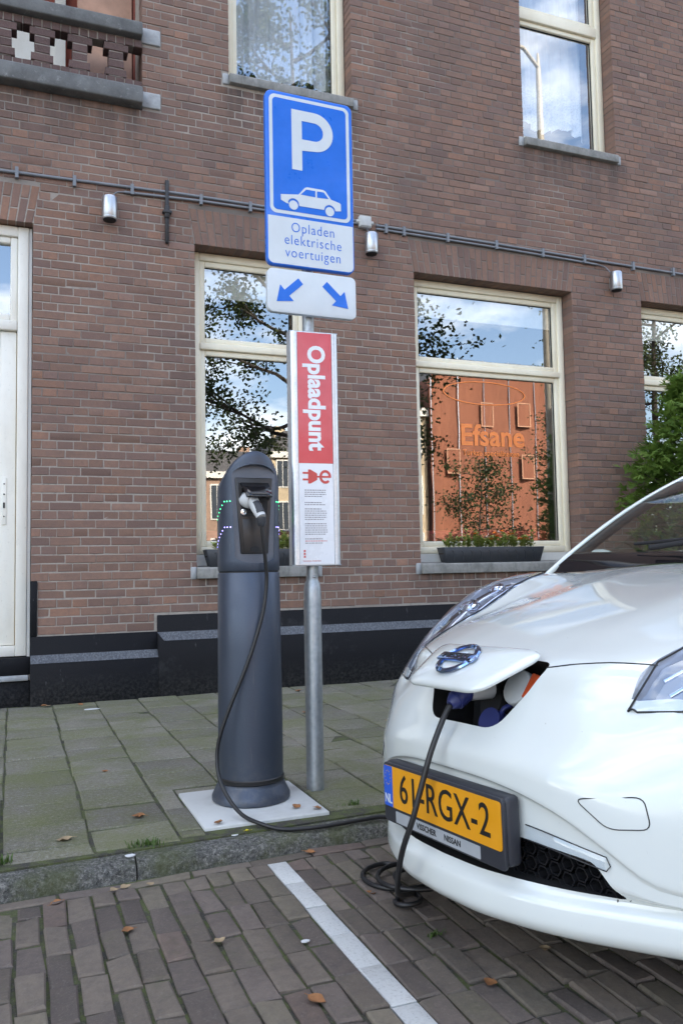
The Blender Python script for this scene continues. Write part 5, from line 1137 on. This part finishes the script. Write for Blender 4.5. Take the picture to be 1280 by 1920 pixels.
MB().grid([[(x, y, z-.05*(y/.6)**2) for y in np.linspace(-.62, .62, 13)] for x, z in ((1.97, 1.475), (2.2, 1.512), (2.6, 1.532), (3.0, 1.528), (3.4, 1.495), (3.62, 1.455))]).build('roof', MT['pearl'], car, 180)
MB().grid([[(x, y*(1+.0*x), z-.04*(y/.6)**2) for y in np.linspace(-.62, .62, 11)] for x, z in ((3.62, 1.45), (3.85, 1.36), (4.08, 1.20), (4.27, 1.02))]).build('rear_window', MT['carglass'], car, 180)
ds = MB().prism([(1.22, .78), (1.25, .93), (1.42, .985), (1.72, .965), (1.80, .90), (1.78, .62), (1.5, .5)], -.70, .70, 'y').build('dashboard', MT['dash'], car); bevel(ds, .025, 3)
for y in (-.37, .37):
    stt = MB().prism([(1.95, .42), (1.95, .58), (2.4, .56), (2.48, .62), (2.68, 1.20), (2.78, 1.20), (2.66, .55), (2.6, .42)], y-.25, y+.25, 'y').build('seat', MT['seat'], car); bevel(stt, .04, 3)
    bevel(MB().prism([(2.68, 1.23), (2.70, 1.40), (2.79, 1.40), (2.79, 1.23)], y-.13, y+.13, 'y').build('headrest', MT['seat'], car), .03, 3)
rs = MB().prism([(2.95, .45), (2.95, .62), (3.35, .60), (3.55, 1.15), (3.62, 1.15), (3.5, .45)], -.62, .62, 'y').build('rear_seat', MT['seat'], car); bevel(rs, .04, 3)
sw = MB(); R = []
for k in range(33):
    a = 2*math.pi*k/32; c_ = Vector((1.86+.06*math.sin(a), -.37+.185*math.cos(a), .93+.175*math.sin(a))); R.append(c_)
sw.tube(R, .016, 8); sw.tube([(1.78, -.37, .88), (1.86, -.37, .93)], .05, 10); sw.tube([(1.86, -.54, .93), (1.86, -.2, .93)], .016, 6); sw.build('steering_wheel', MT['dash'], car, 60)
MB().tube([(1.93, -.10, 1.40), (1.93, .10, 1.40)], .032, 8).build('interior_mirror', MT['dash'], car, 60)

# ================================================================== CHARGING CABLE
def C2W(x, y, z): return CARM@Vector((x, y, z))
cab = empty('charging_cable', (.905, 3.13, 1.09), label='black charging cable from the grey post to the white car, coiled on the street', cat='cable')
off_ = Vector(cab.location)
r = .0076
pts = [Vector(p) for p in [(.903, 3.128, 1.105), (.912, 3.135, 1.04), (.926, 3.155, .95), (.932, 3.168, .88), (.918, 3.168, .77), (.880, 3.172, .64), (.835, 3.178, .52), (.790, 3.19, .41), (.752, 3.205, .30), (.737, 3.21, .22), (.738, 3.185, .14), (.757, 3.125, .075), (.790, 3.045, .028), (.835, 2.965, .012), (.90, 2.905, .0), (1.0, 2.876, -.001), (1.10, 2.876, -.001), (1.20, 2.886, -.001), (1.30, 2.884, -.003), (1.37, 2.83, -.035), (1.375, 2.74, ST+.012)]]
def loop(cx, cy, rx, ry, a0, a1, z0, z1, n=9): return [Vector((cx+rx*math.cos(rad(a0+(a1-a0)*k/n)), cy+ry*math.sin(rad(a0+(a1-a0)*k/n)), z0+(z1-z0)*k/n)) for k in range(n+1)]
pts += [Vector((1.33, 2.66, ST+.012))]
pts += loop(1.150, 2.46, .115, .12, 60, 380, ST+.011, ST+.018, 10)
pts += loop(1.19, 2.40, .13, .12, 40, 330, ST+.026, ST+.03, 10)
pts += loop(1.225, 2.39, .12, .075, -20, 150, ST+.03, ST+.03, 6)
pts += [Vector((1.105, 2.36, ST+.02))]+loop(1.085, 2.262, .038, .036, 120, 400, ST+.012, ST+.024, 8)
pts += [C2W(.045, .255, .085), C2W(-.045, .145, .14), C2W(-.078, .085, .21), C2W(-.085, .045, .285), C2W(-.070, .018, .36), C2W(-.050, .008, .43), C2W(-.020, .0, .52), C2W(.022, .0, .60), C2W(.048, .0, .636)]
MB().tube([p-off_ for p in spline(pts, 7)], r, 10).build('cord', MT['rubber'], cab, 180)
# plug on the post: round head in the socket, handle hanging down
pc0 = Vector((CX-.030, CY-.088, 1.213)); pc1 = Vector((CX-.024, CY-.125, 1.207))
MB().tube([pc0-off_, pc1-off_, pc1+Vector((.004, -.016, -.003))-off_], [.034, .034, .022], 24).build('plug_head', MT['plugwhite'], cab, 40)
ha = pc1+Vector((.006, -.004, .004)); hb = Vector((CX+.003, CY-.186, 1.135)); hc = Vector((.903, 3.128, 1.100))
gr = MB(); gr.tube([ha-off_, (ha*.6+hb*.4)-off_, (ha*.25+hb*.75)-off_, hb-off_], [.022, .0235, .0215, .019], 16); gr.build('plug_grip', MT['plugwhite'], cab, 60)
gi = MB(); gi.tube([(ha*.75+hb*.25)+Vector((.002, -.010, .0))-off_, (ha*.2+hb*.8)+Vector((.002, -.010, 0))-off_], [.0185, .0175], 14); gi.build('grip_inlay', MT['planter'], cab, 60)
MB().tube([hb-off_, (hb*.4+hc*.6)-off_, hc-off_], [.0195, .018, .012], 14).build('strain_relief', MT['planter'], cab, 60)
# plug at the car
q0, q1, q2, q3 = C2W(.048, .0, .636), C2W(.080, .0, .655), C2W(.105, .0, .668), C2W(.175, .0, .672)
MB().tube([q0-off_, q0.lerp(q1, .4)-off_, q1-off_, q2-off_], [.013, .022, .025, .026], 14).build('car_plug_grip', MT['plugblue'], cab, 40)
MB().tube([q2-off_, q2.lerp(q3, .5)-off_, q3-off_], [.027, .030, .032], 16).build('car_plug_body', MT['plugwhite'], cab, 40)
for k in range(3):
    p = q0.lerp(q2, .35+.25*k); MB().tube([p+(q2-q0).normalized()*-.003-off_, p+(q2-q0).normalized()*.003-off_], [.0262, .0262], 14).build('grip_ridge', MT['plugblue'], cab, 40)
